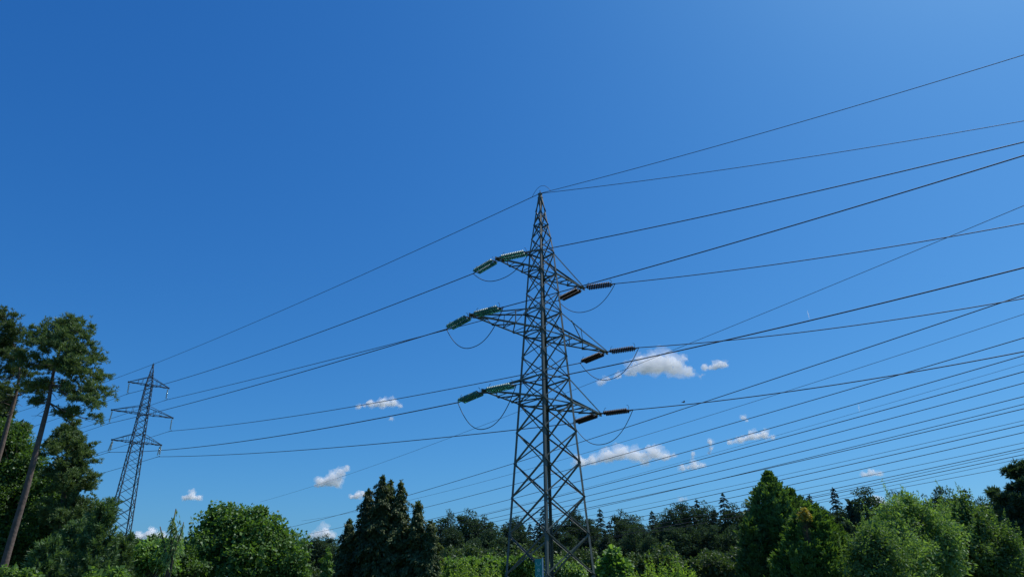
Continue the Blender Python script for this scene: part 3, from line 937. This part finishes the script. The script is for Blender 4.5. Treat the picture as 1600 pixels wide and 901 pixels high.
row2 = [(x + rr_.randint(-5, 5), 806 + rr_.randint(-8, 8), 'P' if rr_.random() < .7 else 'S') for x in range(1262, 1610, 24)]
row3 = [(x + rr_.randint(-4, 4), 862 + rr_.randint(-5, 5), 'P' if rr_.random() < .7 else 'S') for x in range(690, 1180, 24)]
FOREST += [('back row left of the tall thuja', row1), ('back row behind the willows', row2), ('low front row left of the tall thuja', row3)]
ti = 0
for place, lst in FOREST:
    cnt = {'P': 0, 'S': 0}
    srt = sorted(lst)
    for px, py, k in srt:
        cnt[k] += 1
    run = {'P': 0, 'S': 0}
    for px, py, k in srt:
        word = 'pine' if k == 'P' else 'spruce'
        o_ = ORD[run[k]]; run[k] += 1
        lab = f'the {word} in the far {place}' if cnt[k] == 1 else f'{o_} {word} from the left in the far {place}'
        front = py > 822
        far_tree(k, px, py, (150 if front else 166) + (ti * 37 % 11) - 5, ti, lab, 'trees of the far tree line', 1.0)
        ti += 1

# ------------------------------------------------------------------ mid distance: broadleaf trees at the wood edge
MID = [
    (704, 868, 26, 108, 'pale round tree at the wood edge nearest the cedars'),
    (738, 862, 26, 112, 'round tree at the wood edge midway between cedars and near pylon'),
    (775, 866, 24, 104, 'round tree at the wood edge just left of the near pylon legs'),
    (812, 858, 24, 110, 'tall broadleaf tree seen through the left half of the pylon legs'),
    (838, 868, 22, 100, 'low broadleaf tree behind the central pylon leg'),
    (884, 868, 24, 106, 'broadleaf tree seen through the right half of the pylon legs'),
    (925, 866, 22, 112, 'broadleaf tree just right of the near pylon foot'),
    (985, 872, 22, 104, 'small broadleaf tree at the wood edge left of the largest round one'),
    (1034, 862, 30, 100, 'largest round pale green tree at the far wood edge'),
    (1078, 876, 24, 108, 'low round tree at the wood edge right of the largest round one'),
    (1112, 868, 26, 96, 'round tree at the wood edge second from the dark thuja'),
    (1146, 864, 28, 90, 'round tree at the wood edge touching the dark thuja'),
    (556, 880, 26, 90, 'broadleaf tree behind the foot of the cedars'),
    (490, 890, 26, 95, 'low broadleaf tree in the gap right of the big round tree'),
]
for i, (px, py, rp, Y, lab) in enumerate(MID):
    r = random.Random(i)
    py += 6
    lobes = [(px, py + 4, rp * .8, 0, 1.1), (px - rp * .5, py + 14, rp * .6, -1), (px + rp * .5, py + 12, rp * .6, 1), (px, py + 34, rp * .9, 0, 1.2)]
    lobed_tree('broadleaf_tree', lab, 'broadleaf trees at the wood edge', Y, lobes, M['midwood'], leaf=(0.38, 0.26), clump=0.9, dens=15, seed=40 + i, core=False, twig=False)

# ------------------------------------------------------------------ right-hand group
cone_tree('thuja_tree', 'tall dark conical thuja with a thin tip, right of the far tree line', None, 36, (1200, 741), 80, M['thuja'], n=62000, power=0.62, tipf=0.11, seed=5, rough=0.22, leaf=(0.26, 0.085))
cone_tree('thuja_tree', 'dark thuja leaning on the right flank of the tallest thuja', None, 36.5, (1234, 768), 66, M['thuja'], n=36000, power=0.8, tipf=0.05, seed=8, rough=0.2, leaf=(0.26, 0.085))
cone_tree('thuja_tree', 'low dark thuja at the left foot of the tallest thuja', None, 35, (1172, 812), 46, M['thuja'], n=16000, power=0.6, seed=9, leaf=(0.26, 0.085))
cone_tree('thuja_tree', 'broad bright green thuja in front of the dark ones', None, 32, (1263, 790), 140, M['thuja_bright'], n=70000, power=0.8, seed=11, rough=0.22, leaf=(0.24, 0.08))
cone_tree('thuja_tree', 'bright green thuja sloping down beside the silver willow', None, 33, (1292, 815), 100, M['thuja_bright'], n=36000, power=0.8, seed=12, leaf=(0.24, 0.08))
lobed_tree('yellow_leaved_tree', 'small yellow leaved tree top between the thujas', None, 30.9, [(1256, 798, 6), (1261, 806, 5), (1251, 806, 5)], M['yellow'], leaf=(0.12, 0.09), clump=0.2, dens=16, seed=77, core=False, stem=0.012)
for i, (px, py, w, ln, lab) in enumerate([(1330, 783, 17, 0, 'thin dark columnar cypress rising above the hedge at the right'),
                                      (1305, 812, 15, -.2, 'dark slanting columnar cypress nearest the bright thuja'), (1320, 818, 15, -.2, 'second dark slanting columnar cypress beside the silver willow')]):
    cone_tree('cypress_tree', lab, 'columnar cypresses', 44 - i, (px, py), w * 1.3, M['spruce'], n=12000, power=0.35, seed=60 + i, leaf=(0.26, 0.09), lean=(ln, 0))
lobed_tree('willow_tree', 'big bushy light green willow at the lower right', None, 30,
    [(1398, 815, 34, 0, 1.2), (1424, 802, 22, .6, 1.5), (1446, 824, 36, .6, 1.2), (1478, 838, 32, 0, 1.2), (1372, 838, 26, .3, 1.3), (1380, 850, 40, -.5), (1420, 880, 52, -.8), (1470, 880, 46, 0), (1418, 785, 13, 0, 1.5)],
    M['willow'], leaf=(0.14, 0.045), clump=0.36, dens=24, shoots=12, seed=81, shoot_len=0.75, up=0.3)
lobed_tree('silver_willow', 'greyish willow bush with dark hollows between the thuja and the big willow', None, 27,
    [(1362, 836, 18, 0, 1.3), (1345, 858, 24), (1378, 858, 26), (1350, 888, 36), (1390, 890, 34)], M['birch'], leaf=(0.14, 0.05), clump=0.3, dens=22, shoots=26, seed=82, shoot_len=0.7, up=0.3)
lobed_tree('birch_tree', 'dense birch at the right edge with bare twigs on top', None, 33,
    [(1512, 812, 30), (1535, 838, 38, .5), (1565, 862, 38), (1505, 860, 40, -.5), (1545, 890, 50), (1590, 892, 36), (1502, 790, 14, 0, 1.4)],
    M['birch'], leaf=(0.15, 0.06), clump=0.36, dens=24, shoots=12, seed=83, shoot_len=0.9, up=0.3)
lobed_tree('birch_sapling', 'slender birch top with sparse leaves against the sky left of the dense birch', None, 37,
    [(1478, 800, 12, 0, 1.6), (1470, 780, 6, 0, 2.0), (1496, 782, 8, 0, 2.2), (1500, 766, 4, 0, 2)], M['birch'], leaf=(0.13, 0.05), clump=0.16, dens=6, shoots=10, seed=84, core=False, shoot_len=1.2)
big_pine('dark pine cut by the right edge with flat needle pads', 58, [(1640, 900), (1636, 840), (1628, 790), (1616, 745), (1606, 730)], 0.28,
    [(3, 1580, 736, 0, 9), (3, 1588, 750, 1, 9), (4, 1600, 730, 0, 8), (3, 1598, 764, -1, 12), (2, 1572, 782, 1, 12), (2, 1556, 778, 0, 9), (2, 1590, 792, -1, 14), (2, 1560, 798, 1, 10),
     (1, 1580, 815, 0, 16), (1, 1604, 822, 1, 18), (1, 1562, 826, -1, 12), (3, 1622, 760, 0, 14), (2, 1640, 790, 0, 18), (1, 1650, 830, 0, 20), (1, 1590, 850, 0, 16), (0, 1610, 870, 0, 20)],
    leafmat=M['far_pine'], dens=0.8, Ln=0.4, W=0.09)
# ------------------------------------------------------------------ cedars left of the middle
CED = [(546, 812, 44, 35.5, 'shortest cedar at the left end of the cedar clump', 0.15), (576, 766, 56, 35, 'cedar with a blunt leaning tip, second from the left in the clump', 0.1),
       (598, 744, 64, 34.5, 'tallest pointed cedar in the clump', 0.0), (610, 751, 46, 35.6, 'cedar tip pressed against the tallest one on its right', -0.05),
       (627, 752, 62, 34.8, 'slim pointed cedar right of the tallest pair', 0.0), (653, 785, 58, 34.4, 'lower broad cedar in the right half of the clump', 0.1),
       (674, 815, 48, 34, 'rounded low cedar at the right end of the clump', -0.1)]
for i, (px, py, w, Y, lab, ln) in enumerate(CED):
    cone_tree('cedar_tree', lab, 'clump of cedars', Y, (px, py), w * 1.6, M['cedar'], style='cedar', n=27000, power=0.9, seed=90 + i, leaf=(0.17, 0.07), lean=(-ln, 0))

# ------------------------------------------------------------------ round tree
lobed_tree('maple_tree', 'big round dark broadleaf tree right of the distant pylon', None, 32,
    [(348, 822, 44, 0, 1.0), (330, 860, 44, -.5), (392, 836, 44, 0, .95), (430, 852, 42, .3), (448, 878, 36, -.3), (385, 880, 60, -.6), (312, 892, 34), (462, 900, 26), (405, 800, 11, 0, .8)],
    M['maple'], leaf=(0.12, 0.10), clump=0.5, clump_var=0.9, dens=22, seed=101, up=0.6)

# ------------------------------------------------------------------ left group
big_pine('tall scots pine with a bare leaning trunk in front at the left', 38,
    [(6, 884), (22, 828), (40, 768), (56, 706), (70, 652), (76, 628), (80, 600), (86, 570), (96, 540), (104, 512)], 0.17,
    [(9, 112, 503, 0, 15), (9, 90, 512, .8, 15), (9, 128, 520, -.5, 14), (8, 70, 516, 1, 14), (8, 50, 530, 0, 14), (8, 66, 542, -1, 16), (8, 118, 540, -.8, 18), (8, 146, 556, .5, 15),
     (7, 40, 562, .5, 14), (7, 72, 570, 1.2, 15), (7, 100, 566, -1.2, 18), (7, 130, 574, -1, 17), (7, 152, 586, .6, 14), (6, 122, 600, 1.2, 15), (6, 150, 612, 0, 15), (6, 155, 634, -.6, 13),
     (6, 134, 628, .7, 13), (5, 128, 652, .3, 12), (5, 146, 656, -.3, 9), (6, 48, 594, -.5, 13), (6, 62, 612, .8, 11), (5, 46, 628, 0, 9), (8, 92, 534, 1.2, 14), (5, 120, 668, .8, 8)],
    dens=1.35, Ln=0.17, W=0.034)
big_pine('second scots pine leaning out of the left edge', 41,
    [(-40, 900), (-22, 780), (2, 700), (14, 655), (24, 620), (30, 590), (30, 560), (14, 520)], 0.16,
    [(7, 4, 482, 0, 14), (7, -14, 500, 1, 16), (7, 14, 512, -1, 13), (7, 22, 532, 0, 13), (6, 2, 545, 1, 16), (6, -22, 540, 0, 20), (6, 20, 560, -.6, 12), (5, 10, 580, .8, 14), (5, -18, 590, 0, 18),
     (5, 44, 584, .4, 10), (4, 4, 612, -.8, 12), (4, -24, 630, .5, 16), (4, 46, 606, 1, 8)], dens=1.35, Ln=0.17, W=0.034)
big_pine('mid height pine behind the leaning pine trunk', 47,
    [(96, 900), (98, 800), (102, 740), (106, 700), (108, 672)], 0.2,
    [(4, 107, 668, 0, 9), (4, 94, 684, .6, 10), (4, 120, 686, -.5, 11), (3, 100, 694, -1, 16), (3, 130, 706, .5, 14), (3, 84, 704, 0, 14), (3, 136, 724, -.3, 12), (2, 108, 722, -1, 18),
     (2, 80, 738, .5, 16), (2, 130, 744, 0, 16), (2, 122, 764, .8, 16), (1, 134, 786, 0, 13), (2, 96, 762, -1, 18), (1, 110, 800, -.8, 20), (1, 80, 800, 0, 18), (1, 116, 826, .3, 18)], dens=1.6, Ln=0.18, W=0.04)
lobed_tree('broadleaf_tree', 'dense dark green broadleaf tree behind the leaning pine trunk', None, 50,
    [(12, 690, 34), (34, 730, 40, .5), (78, 770, 38), (20, 790, 56, .5), (84, 820, 46, -.5), (40, 850, 60), (-20, 740, 50), (96, 866, 40), (-20, 860, 60), (118, 880, 30), (112, 800, 30, -2), (120, 840, 34, -2)],
    M['maple'], leaf=(0.15, 0.12), clump=0.7, clump_var=0.9, dens=20, seed=111, up=0.5)
lobed_tree('broadleaf_tree', 'tall leafy tree at the left edge behind the second pine', None, 55, [(-14, 628, 24), (4, 645, 18), (-10, 660, 24), (10, 680, 26), (-30, 700, 40), (30, 672, 14)], M['midwood'], leaf=(0.22, 0.15), clump=0.5, dens=18, seed=112)

def young_pine(label, Y, top, width_px, seed):
    """young pine: whorls of rising branches with long upright candles"""
    tp = at(*top, Y); base = np.array([tp[0], Y, 0.0]); H = tp[2]; R = width_px * scale_at(tp) / 2
    root = empty('young_pine', base, label, 'tree', 'young pines'); r = np.random.default_rng(seed)
    mb = MB(); mb.tube([base, base + [0.02, 0, H * .5], tp - [0, 0, .1]], [0.08, 0.05, 0.012], 7)
    Vs = []
    nb = 46
    for i in range(nb):
        t = (i + r.random()) / nb * 0.85 + 0.02
        th = i * 2.399 + r.random() * .5
        d = np.array([math.cos(th), math.sin(th), 0]); ln = R * (t ** 0.85) * (0.75 + .5 * r.random()) + .1
        s = base + [0, 0, H * (1 - t)]
        s = s - np.array([0, 0, ln * 0.55]); s[2] = max(s[2], 0.1)
        e = s + d * ln + np.array([0, 0, ln * 0.6])
        mb.tube([s, (s + e) / 2 - [0, 0, ln * .1], e], [0.02, 0.015, 0.008], 4, False)
        for j in range(8):
            u = 0.35 + 0.65 * r.random(); q = s + (e - s) * u - np.array([0, 0, ln * .1 * (1 - abs(2 * u - 1))])
            ax = unit(d * .4 + np.array([0, 0, 1.0]) + r.normal(size=3) * .4)
            k = 46; sl = 0.32 + .15 * r.random(); tt = r.random(k) * sl
            Vs.append(leaves(q + ax * tt[:, None], ax * .8 + rdir(k) * .7, rdir(k), 0.17, 0.03))
    ax = np.array([0, 0, 1.0]); k = 60
    Vs.append(leaves(tp - ax * (r.random(k) * .5)[:, None], ax * .8 + rdir(k) * .6, rdir(k), 0.13, 0.02))
    mb.build('trunk', M['pine_bark'], root, smooth=True)
    o = link_mesh('crown', leaf_mesh('crown', Vs), M['young_pine'], root); o.data.transform(Matrix.Translation(tuple(-base)))

young_pine('tallest young pine below the distant pylon', 24, (164, 790), 72, 1)
young_pine('young pine left of the tallest young one', 25.5, (120, 822), 60, 2)
young_pine('young pine at the foot of the leaning trunk', 23, (76, 856), 58, 3)
young_pine('young pine tucked in at the right of the tallest young one', 26, (190, 846), 50, 4)

lobed_tree('leafy_bush', 'bright green leafy bush right of the young pines', 'bushes at the lower left', 27, [(225, 862, 18), (215, 885, 24), (250, 872, 24), (266, 856, 15), (245, 850, 10)], M['bush'], leaf=(0.10, 0.07), clump=0.28, clump_var=.9, dens=20, shoots=10, shoot_len=.4, seed=121, cat='bush')
lobed_tree('leafy_bush', 'darker leafy bush squeezed against the big round tree', 'bushes at the lower left', 29, [(285, 868, 20), (276, 890, 26), (300, 890, 20)], M['maple'], leaf=(0.11, 0.08), clump=0.3, clump_var=.9, dens=20, shoots=10, shoot_len=.4, seed=122, cat='bush')
lobed_tree('leafy_bush', 'dark dome shaped shrub under the distant pylon', 'bushes at the lower left', 40, [(236, 848, 12), (212, 852, 10), (225, 870, 20), (255, 852, 12)], M['thuja'], leaf=(0.15, 0.1), clump=0.28, dens=22, seed=123, cat='bush')
lobed_tree('leafy_bush', 'low bush filling the corner at the lower left edge', 'bushes at the lower left', 22, [(10, 905, 22), (40, 908, 20), (150, 906, 18), (185, 900, 18)], M['bush'], leaf=(0.12, 0.09), clump=0.22, dens=24, seed=124, cat='bush')

def twiggy(label, Y, stems, mat, seed, ln=0.16):
    """thin tree top of long hanging shoots; stems: picture polylines"""
    pts = [[at(x, y, Y) for x, y in s] for s in stems]
    base = np.array([pts[0][0][0], Y, 0.0])
    root = empty('weeping_tree', base, label, 'tree'); r = np.random.default_rng(seed)
    mb = MB(); Vs = []
    for s in pts:
        mb.tube([base] + s, [0.05] + [0.03 * (1 - i / len(s)) + 0.006 for i in range(len(s))], 5)
        for a, b in zip(s, s[1:]):
            for _ in range(int(np.linalg.norm(b - a) / 0.035)):
                q = a + (b - a) * r.random(); dd = unit(r.normal(size=3) * np.array([1, 1, .2]))
                L_ = (0.15 + .4 * r.random()) * r.random() ** .5 + .08; k = 8; t = r.random(k)
                P = q + dd * (L_ * .6 * t)[:, None] + np.array([0, 0, -1]) * (L_ * t ** 1.6)[:, None]
                Vs.append(leaves(P, dd * .4 + np.array([0, 0, -.9]) + rdir(k) * .4, rdir(k), ln, 0.028))
    mb.build('trunk', M['grey_bark'], root, smooth=True)
    o = link_mesh('crown', leaf_mesh('crown', Vs), M[mat], root); o.data.transform(Matrix.Translation(tuple(-base)))
twiggy('wispy weeping tree with thin hanging shoots left of the big round tree', 25, [[(268, 880), (267, 835), (275, 794)], [(262, 880), (256, 845), (250, 822)], [(272, 860), (282, 835), (287, 815)], [(268, 850), (276, 830), (268, 808)]], 'willow', 5)
cone_tree('larch_tree', 'small bright green larch in the gap left of the cedars', None, 30, (513, 856), 40, M['bush'], style='cedar', n=5000, power=0.8, seed=130, leaf=(0.13, 0.05))

# ------------------------------------------------------------------ foreground thicket along the bottom
lobed_tree('shoot_thicket', 'bright yellow green willow shoots left of the near pylon foot', 'fresh willow thickets', 26, [(715, 906, 18), (740, 908, 20), (765, 910, 18), (700, 912, 14)], M['shoots'], leaf=(0.13, 0.035), clump=0.2, dens=14, shoots=60, seed=140, shoot_len=0.55, cat='bush', core=False)
lobed_tree('shoot_thicket', 'bright yellow green willow shoots right of the near pylon foot', 'fresh willow thickets', 26, [(1025, 906, 18), (1050, 905, 20), (1075, 908, 18), (1000, 910, 14)], M['shoots'], leaf=(0.13, 0.035), clump=0.2, dens=14, shoots=60, seed=141, shoot_len=0.55, cat='bush', core=False)
lobed_tree('leafy_bush', 'light green broad leaved shrub beside the right leg of the near pylon', 'bushes around the near pylon', 34, [(958, 866, 12, 0, 1.2), (948, 886, 16), (972, 888, 16), (960, 905, 22)], M['bush'], leaf=(0.17, 0.12), clump=0.26, dens=16, shoots=4, seed=142, cat='bush')
lobed_tree('leafy_bush', 'round green bush behind the left leg of the near pylon', 'bushes around the near pylon', 58, [(802, 888, 22), (822, 880, 18), (790, 900, 20)], M['bush'], leaf=(0.2, 0.14), clump=0.4, dens=16, seed=143, cat='bush')
lobed_tree('leafy_bush', 'bush seen between the central and right legs of the near pylon', 'bushes around the near pylon', 60, [(880, 892, 20), (900, 898, 20), (862, 900, 18)], M['willow'], leaf=(0.2, 0.1), clump=0.4, dens=16, seed=144, cat='bush')
lobed_tree('leafy_bush', 'dusty bush left of the light green shoots and right of the cedars', 'bushes around the near pylon', 60, [(700, 890, 22), (735, 888, 20), (765, 886, 20)], M['bush'], leaf=(0.2, 0.13), clump=0.4, dens=16, seed=145, cat='bush')
lobed_tree('leafy_bush', 'darker bush row right of the light green shrub', 'bushes around the near pylon', 62, [(1010, 884, 20), (1040, 886, 22), (1085, 892, 22), (1120, 890, 24), (1145, 896, 22)], M['midwood'], leaf=(0.2, 0.14), clump=0.42, dens=16, seed=146, cat='bush')

# ------------------------------------------------------------------ sign by the pylon foot
SY = 40.0
pc = at(841.5, 890, SY); sw, sh = 11 * scale_at(pc), 33 * scale_at(pc)
sg = empty('post_sign', (pc[0], SY, 0), 'narrow teal sign plate with pale marks beside the central leg of the near pylon', 'sign')
mb = MB(); mb.box(pc, sw, 0.02, sh); mb.build('sign_plate', M['teal'], sg)
mb = MB(); px_ = pc[0] + sw / 2 + 0.04
mb.box((px_, SY, (pc[2] + sh / 2 + 0.06) / 2), 0.07, 0.06, pc[2] + sh / 2 + 0.06)
mb.box((pc[0], SY + 0.03, pc[2] + sh / 2 - 0.02), sw, 0.03, 0.03)
mb.build('post', M['white'], sg)
mb = MB()
fy = SY - 0.013
def bar(cx, cz, w, h): mb.box((pc[0] + cx, fy, pc[2] + cz), w, 0.004, h)
for s in (-1, 1):
    for t in (-1, 1):
        bar(s * sw * 0.30, t * sh * 0.29, 0.022, 0.11)
        bar(s * sw * 0.20, t * sh * 0.29 - t * 0.062, 0.05, 0.02)
    bar(s * 0.028, sh * 0.2, 0.02, 0.04); bar(s * 0.028, -sh * 0.17, 0.02, 0.04)
for k in range(14):
    a = k * 2 * math.pi / 14
    mb.box((pc[0] + 0.062 * math.cos(a), fy, pc[2] + 0.075 * math.sin(a)), 0.026, 0.004, 0.026)
bar(0, 0, 0.05, 0.05)
mb.build('printed_marks', M['pale_print'], sg)

# ------------------------------------------------------------------ bird
bc = at(1068, 628, 62)
mb = MB()
mb.tube([bc + [-.20, .02, 0], bc + [-.10, 0, 0.01], bc, bc + [.11, 0, .01], bc + [.16, 0, .015]], [0.012, 0.035, 0.05, 0.03, 0.008], 8)
for s in (-1, 1):
    a = bc + np.array([0.04, 0, 0.02]); w1 = bc + np.array([0.05, s * 0.16, 0.10]); w2 = bc + np.array([-0.08, s * 0.36, 0.07])
    for p, q, c0, c1 in ((a, w1, .12, .10), (w1, w2, .10, .02)):
        mb.prism([p + [c0 / 2, 0, 0], p - [c0 / 2, 0, 0], p - [c0 / 2, 0, -.012], p + [c0 / 2, 0, .012]],
                 [q + [c1 / 2, 0, 0], q - [c1 / 2, 0, 0], q - [c1 / 2, 0, -.008], q + [c1 / 2, 0, .008]])
o = mb.build('bird', M['bird'], None, origin=bc)
tag(o, 'tiny dark bird flying below the large white cloud', 'bird')

# ------------------------------------------------------------------ clouds
def cloud_mat(name, dens):
    m, N, L = new_mat(name)
    out = N.new('ShaderNodeOutputMaterial')
    v = N.new('ShaderNodeVolumePrincipled')
    v.inputs['Color'].default_value = (1, 1, 1, 1)
    v.inputs['Anisotropy'].default_value = 0.0
    v.inputs['Density'].default_value = dens
    L.new(v.outputs[0], out.inputs['Volume'])
    return m

def ico(sub=2):
    import bmesh
    bm = bmesh.new(); bmesh.ops.create_icosphere(bm, subdivisions=sub, radius=1.0)
    V = np.array([v.co[:] for v in bm.verts]); F = [tuple(v.index for v in f.verts) for f in bm.faces]
    bm.free(); return V, F
IV, IF = ico(2)

def cloud(label, lobes, dens=1.0, base_h=850.0, flat=0.95):
    px0, py0 = lobes[0][:2]
    r = ray(px0, py0); Y = min(9000.0, base_h / (r[2] / r[1]))
    c0 = at(px0, py0, Y); sc = scale_at(c0)
    V, F = [], []
    rs = [l_[2] * sc for l_ in lobes]
    full = list(lobes)
    for a_ in lobes:                                        # bridges between neighbouring puffs
        for b_ in lobes:
            dd_ = math.hypot(a_[0] - b_[0], a_[1] - b_[1])
            if a_ < b_ and dd_ < (a_[2] + b_[2]) * 1.5:
                full.append(((a_[0] + b_[0]) / 2, (a_[1] + b_[1]) / 2 + min(a_[2], b_[2]) * 0.15, min(a_[2], b_[2]) * 0.75))
    Rm = max(rs)
    parts = []
    rnd = [(px, py, rp, (random.random() - .5) * rp * sc * .8) for px, py, rp in full]
    for grow, small in ((1.22, 0.34), (0.94, 0.22)):
        V, F = [], []
        def ball(cc, RR):
            nv = len(V) * len(IV)
            V.append(IV * RR * np.array([1, 1, flat]) + cc - c0)
            F.extend(tuple(i + nv for i in f) for f in IF)
        for px, py, rp, dY in rnd:
            R = rp * sc * grow
            c = at(px, py, Y + dY)
            ball(c, R * .72)
            for _ in range(11):
                d = unit(RNG.normal(size=3)); d[2] = max(d[2], -0.35)
                c2 = c + d * R * .58; R2 = R * (small + .26 * RNG.random())
                ball(c2, R2)
                for _ in range(5):
                    d2 = unit(RNG.normal(size=3) + d * .5); d2[2] = max(d2[2], -0.4)
                    ball(c2 + d2 * R2 * .9, R2 * (0.3 + .3 * RNG.random()))
        me = bpy.data.meshes.new('cloud'); me.from_pydata(np.concatenate(V).tolist(), [], F); me.update()
        parts.append(me)
    o = link_mesh('cloud', parts[0], cloud_mat('cloud_veil', dens * 0.45 / Rm), None, c0)
    core = link_mesh('cloud_core', parts[1], cloud_mat('cloud_vapour', dens * 1.6 / Rm), o)
    for ob, vs, amp in ((o, .08, 1.5), (core, .05, 1.1)):
        rm = ob.modifiers.new('remesh', 'REMESH'); rm.mode = 'VOXEL'; rm.voxel_size = Rm * vs
        for sz, st in ((0.8, 0.45), (0.28, 0.28)):
            tx = bpy.data.textures.new('cloud_billow', 'CLOUDS'); tx.noise_scale = Rm * sz; tx.noise_depth = 3
            dm = ob.modifiers.new('billow', 'DISPLACE'); dm.texture = tx; dm.strength = Rm * st * amp; dm.mid_level = 0.52; dm.texture_coords = 'LOCAL'
    tag(o, label, 'cloud', 'small white clouds')
    return o

cloud('largest white cloud, just right of the middle crossarm of the near pylon',
      [(1030, 568, 21), (1010, 570, 19), (1052, 574, 18), (1074, 582, 11), (988, 578, 12), (1094, 587, 5), (966, 586, 7), (950, 592, 5), (938, 599, 5), (1068, 560, 7)], 1.0)
cloud('small ragged cloud right beside the largest cloud', [(1118, 572, 8), (1101, 574, 6), (1133, 570, 6), (1125, 567, 6)], 0.7)
cloud('flat long cloud above the gap between the pylons', [(597, 630, 9), (578, 631, 7), (615, 629, 8), (561, 635, 5), (625, 634, 4)], 0.8)
cloud('tiny faint cloud scrap under the flat long cloud', [(611, 654, 4)], 0.25)
cloud('white cloud with a raised right horn above the big round tree', [(519, 749, 12), (503, 753, 10), (531, 739, 8), (540, 733, 6), (496, 758, 5), (526, 756, 8)], 1.0)
cloud('small cloud touching the left side of the cedar tips', [(558, 774, 7), (549, 776, 4), (567, 771, 5)], 0.9)
cloud('small cloud left of the big round tree top', [(300, 775, 8), (290, 777, 5), (311, 778, 5)], 0.9)
cloud('low cloud in the gap between the big round tree and the cedars', [(508, 832, 11), (496, 836, 8), (519, 838, 6), (485, 838, 5)], 0.9)
cloud('broad cloud bank right of the near pylon body below the bottom crossarm', [(972, 708, 14), (950, 713, 13), (925, 719, 10), (905, 722, 10), (995, 712, 12), (1020, 707, 14), (1040, 713, 9), (1052, 712, 5), (1008, 722, 8)], 0.8)
cloud('lower small cloud below the right end of the cloud bank', [(1085, 727, 8), (1066, 731, 6), (1098, 727, 5)], 0.6)
cloud('tiny upright cloud scrap above the lower small cloud', [(1110, 690, 5), (1111, 700, 4), (1108, 707, 3)], 0.5)
cloud('tiny cloud scrap between the cloud bank and the long cloud at the right', [(1083, 709, 4), (1082, 714, 3)], 0.45)
cloud('long cloud with a thick right half, right of the cloud bank', [(1175, 681, 9), (1157, 687, 7), (1141, 691, 5), (1194, 680, 8), (1208, 683, 4)], 0.8)
cloud('faint little cloud above the long cloud', [(1161, 652, 5), (1167, 657, 3)], 0.4)
cloud('faint flat cloud above the right hand willows', [(1362, 739, 7), (1350, 741, 5), (1375, 740, 5)], 0.5)
cloud('small cloud just above the right hand skyline trees', [(1370, 782, 8), (1361, 785, 5), (1380, 785, 5)], 0.9)
cloud('low cloud behind the foot of the distant pylon', [(235, 834, 11), (215, 838, 9), (255, 840, 9), (205, 842, 6), (278, 842, 7)], 0.9)
cloud('very faint cloud over the far tree line right of the near pylon', [(1064, 780, 5), (1072, 779, 3)], 0.2)
for (x0, y0, x1, y1, lab) in ((1261, 484, 1265, 499, 'short white vapour streak above the long cables at the right'), (1341, 631, 1343, 644, 'short faint vapour streak lower down at the right')):
    A = at(x0, y0, 2500); B = at(x1, y1, 2500); w = scale_at(A)
    mb = MB(); mb.tube([A, (A * .6 + B * .4), B], [w * .3, w * .9, w * .35], 8)
    o = mb.build('vapour_streak', cloud_mat('vapour', 0.35 / w), None, origin=A); tag(o, lab, 'contrail', 'vapour streaks')
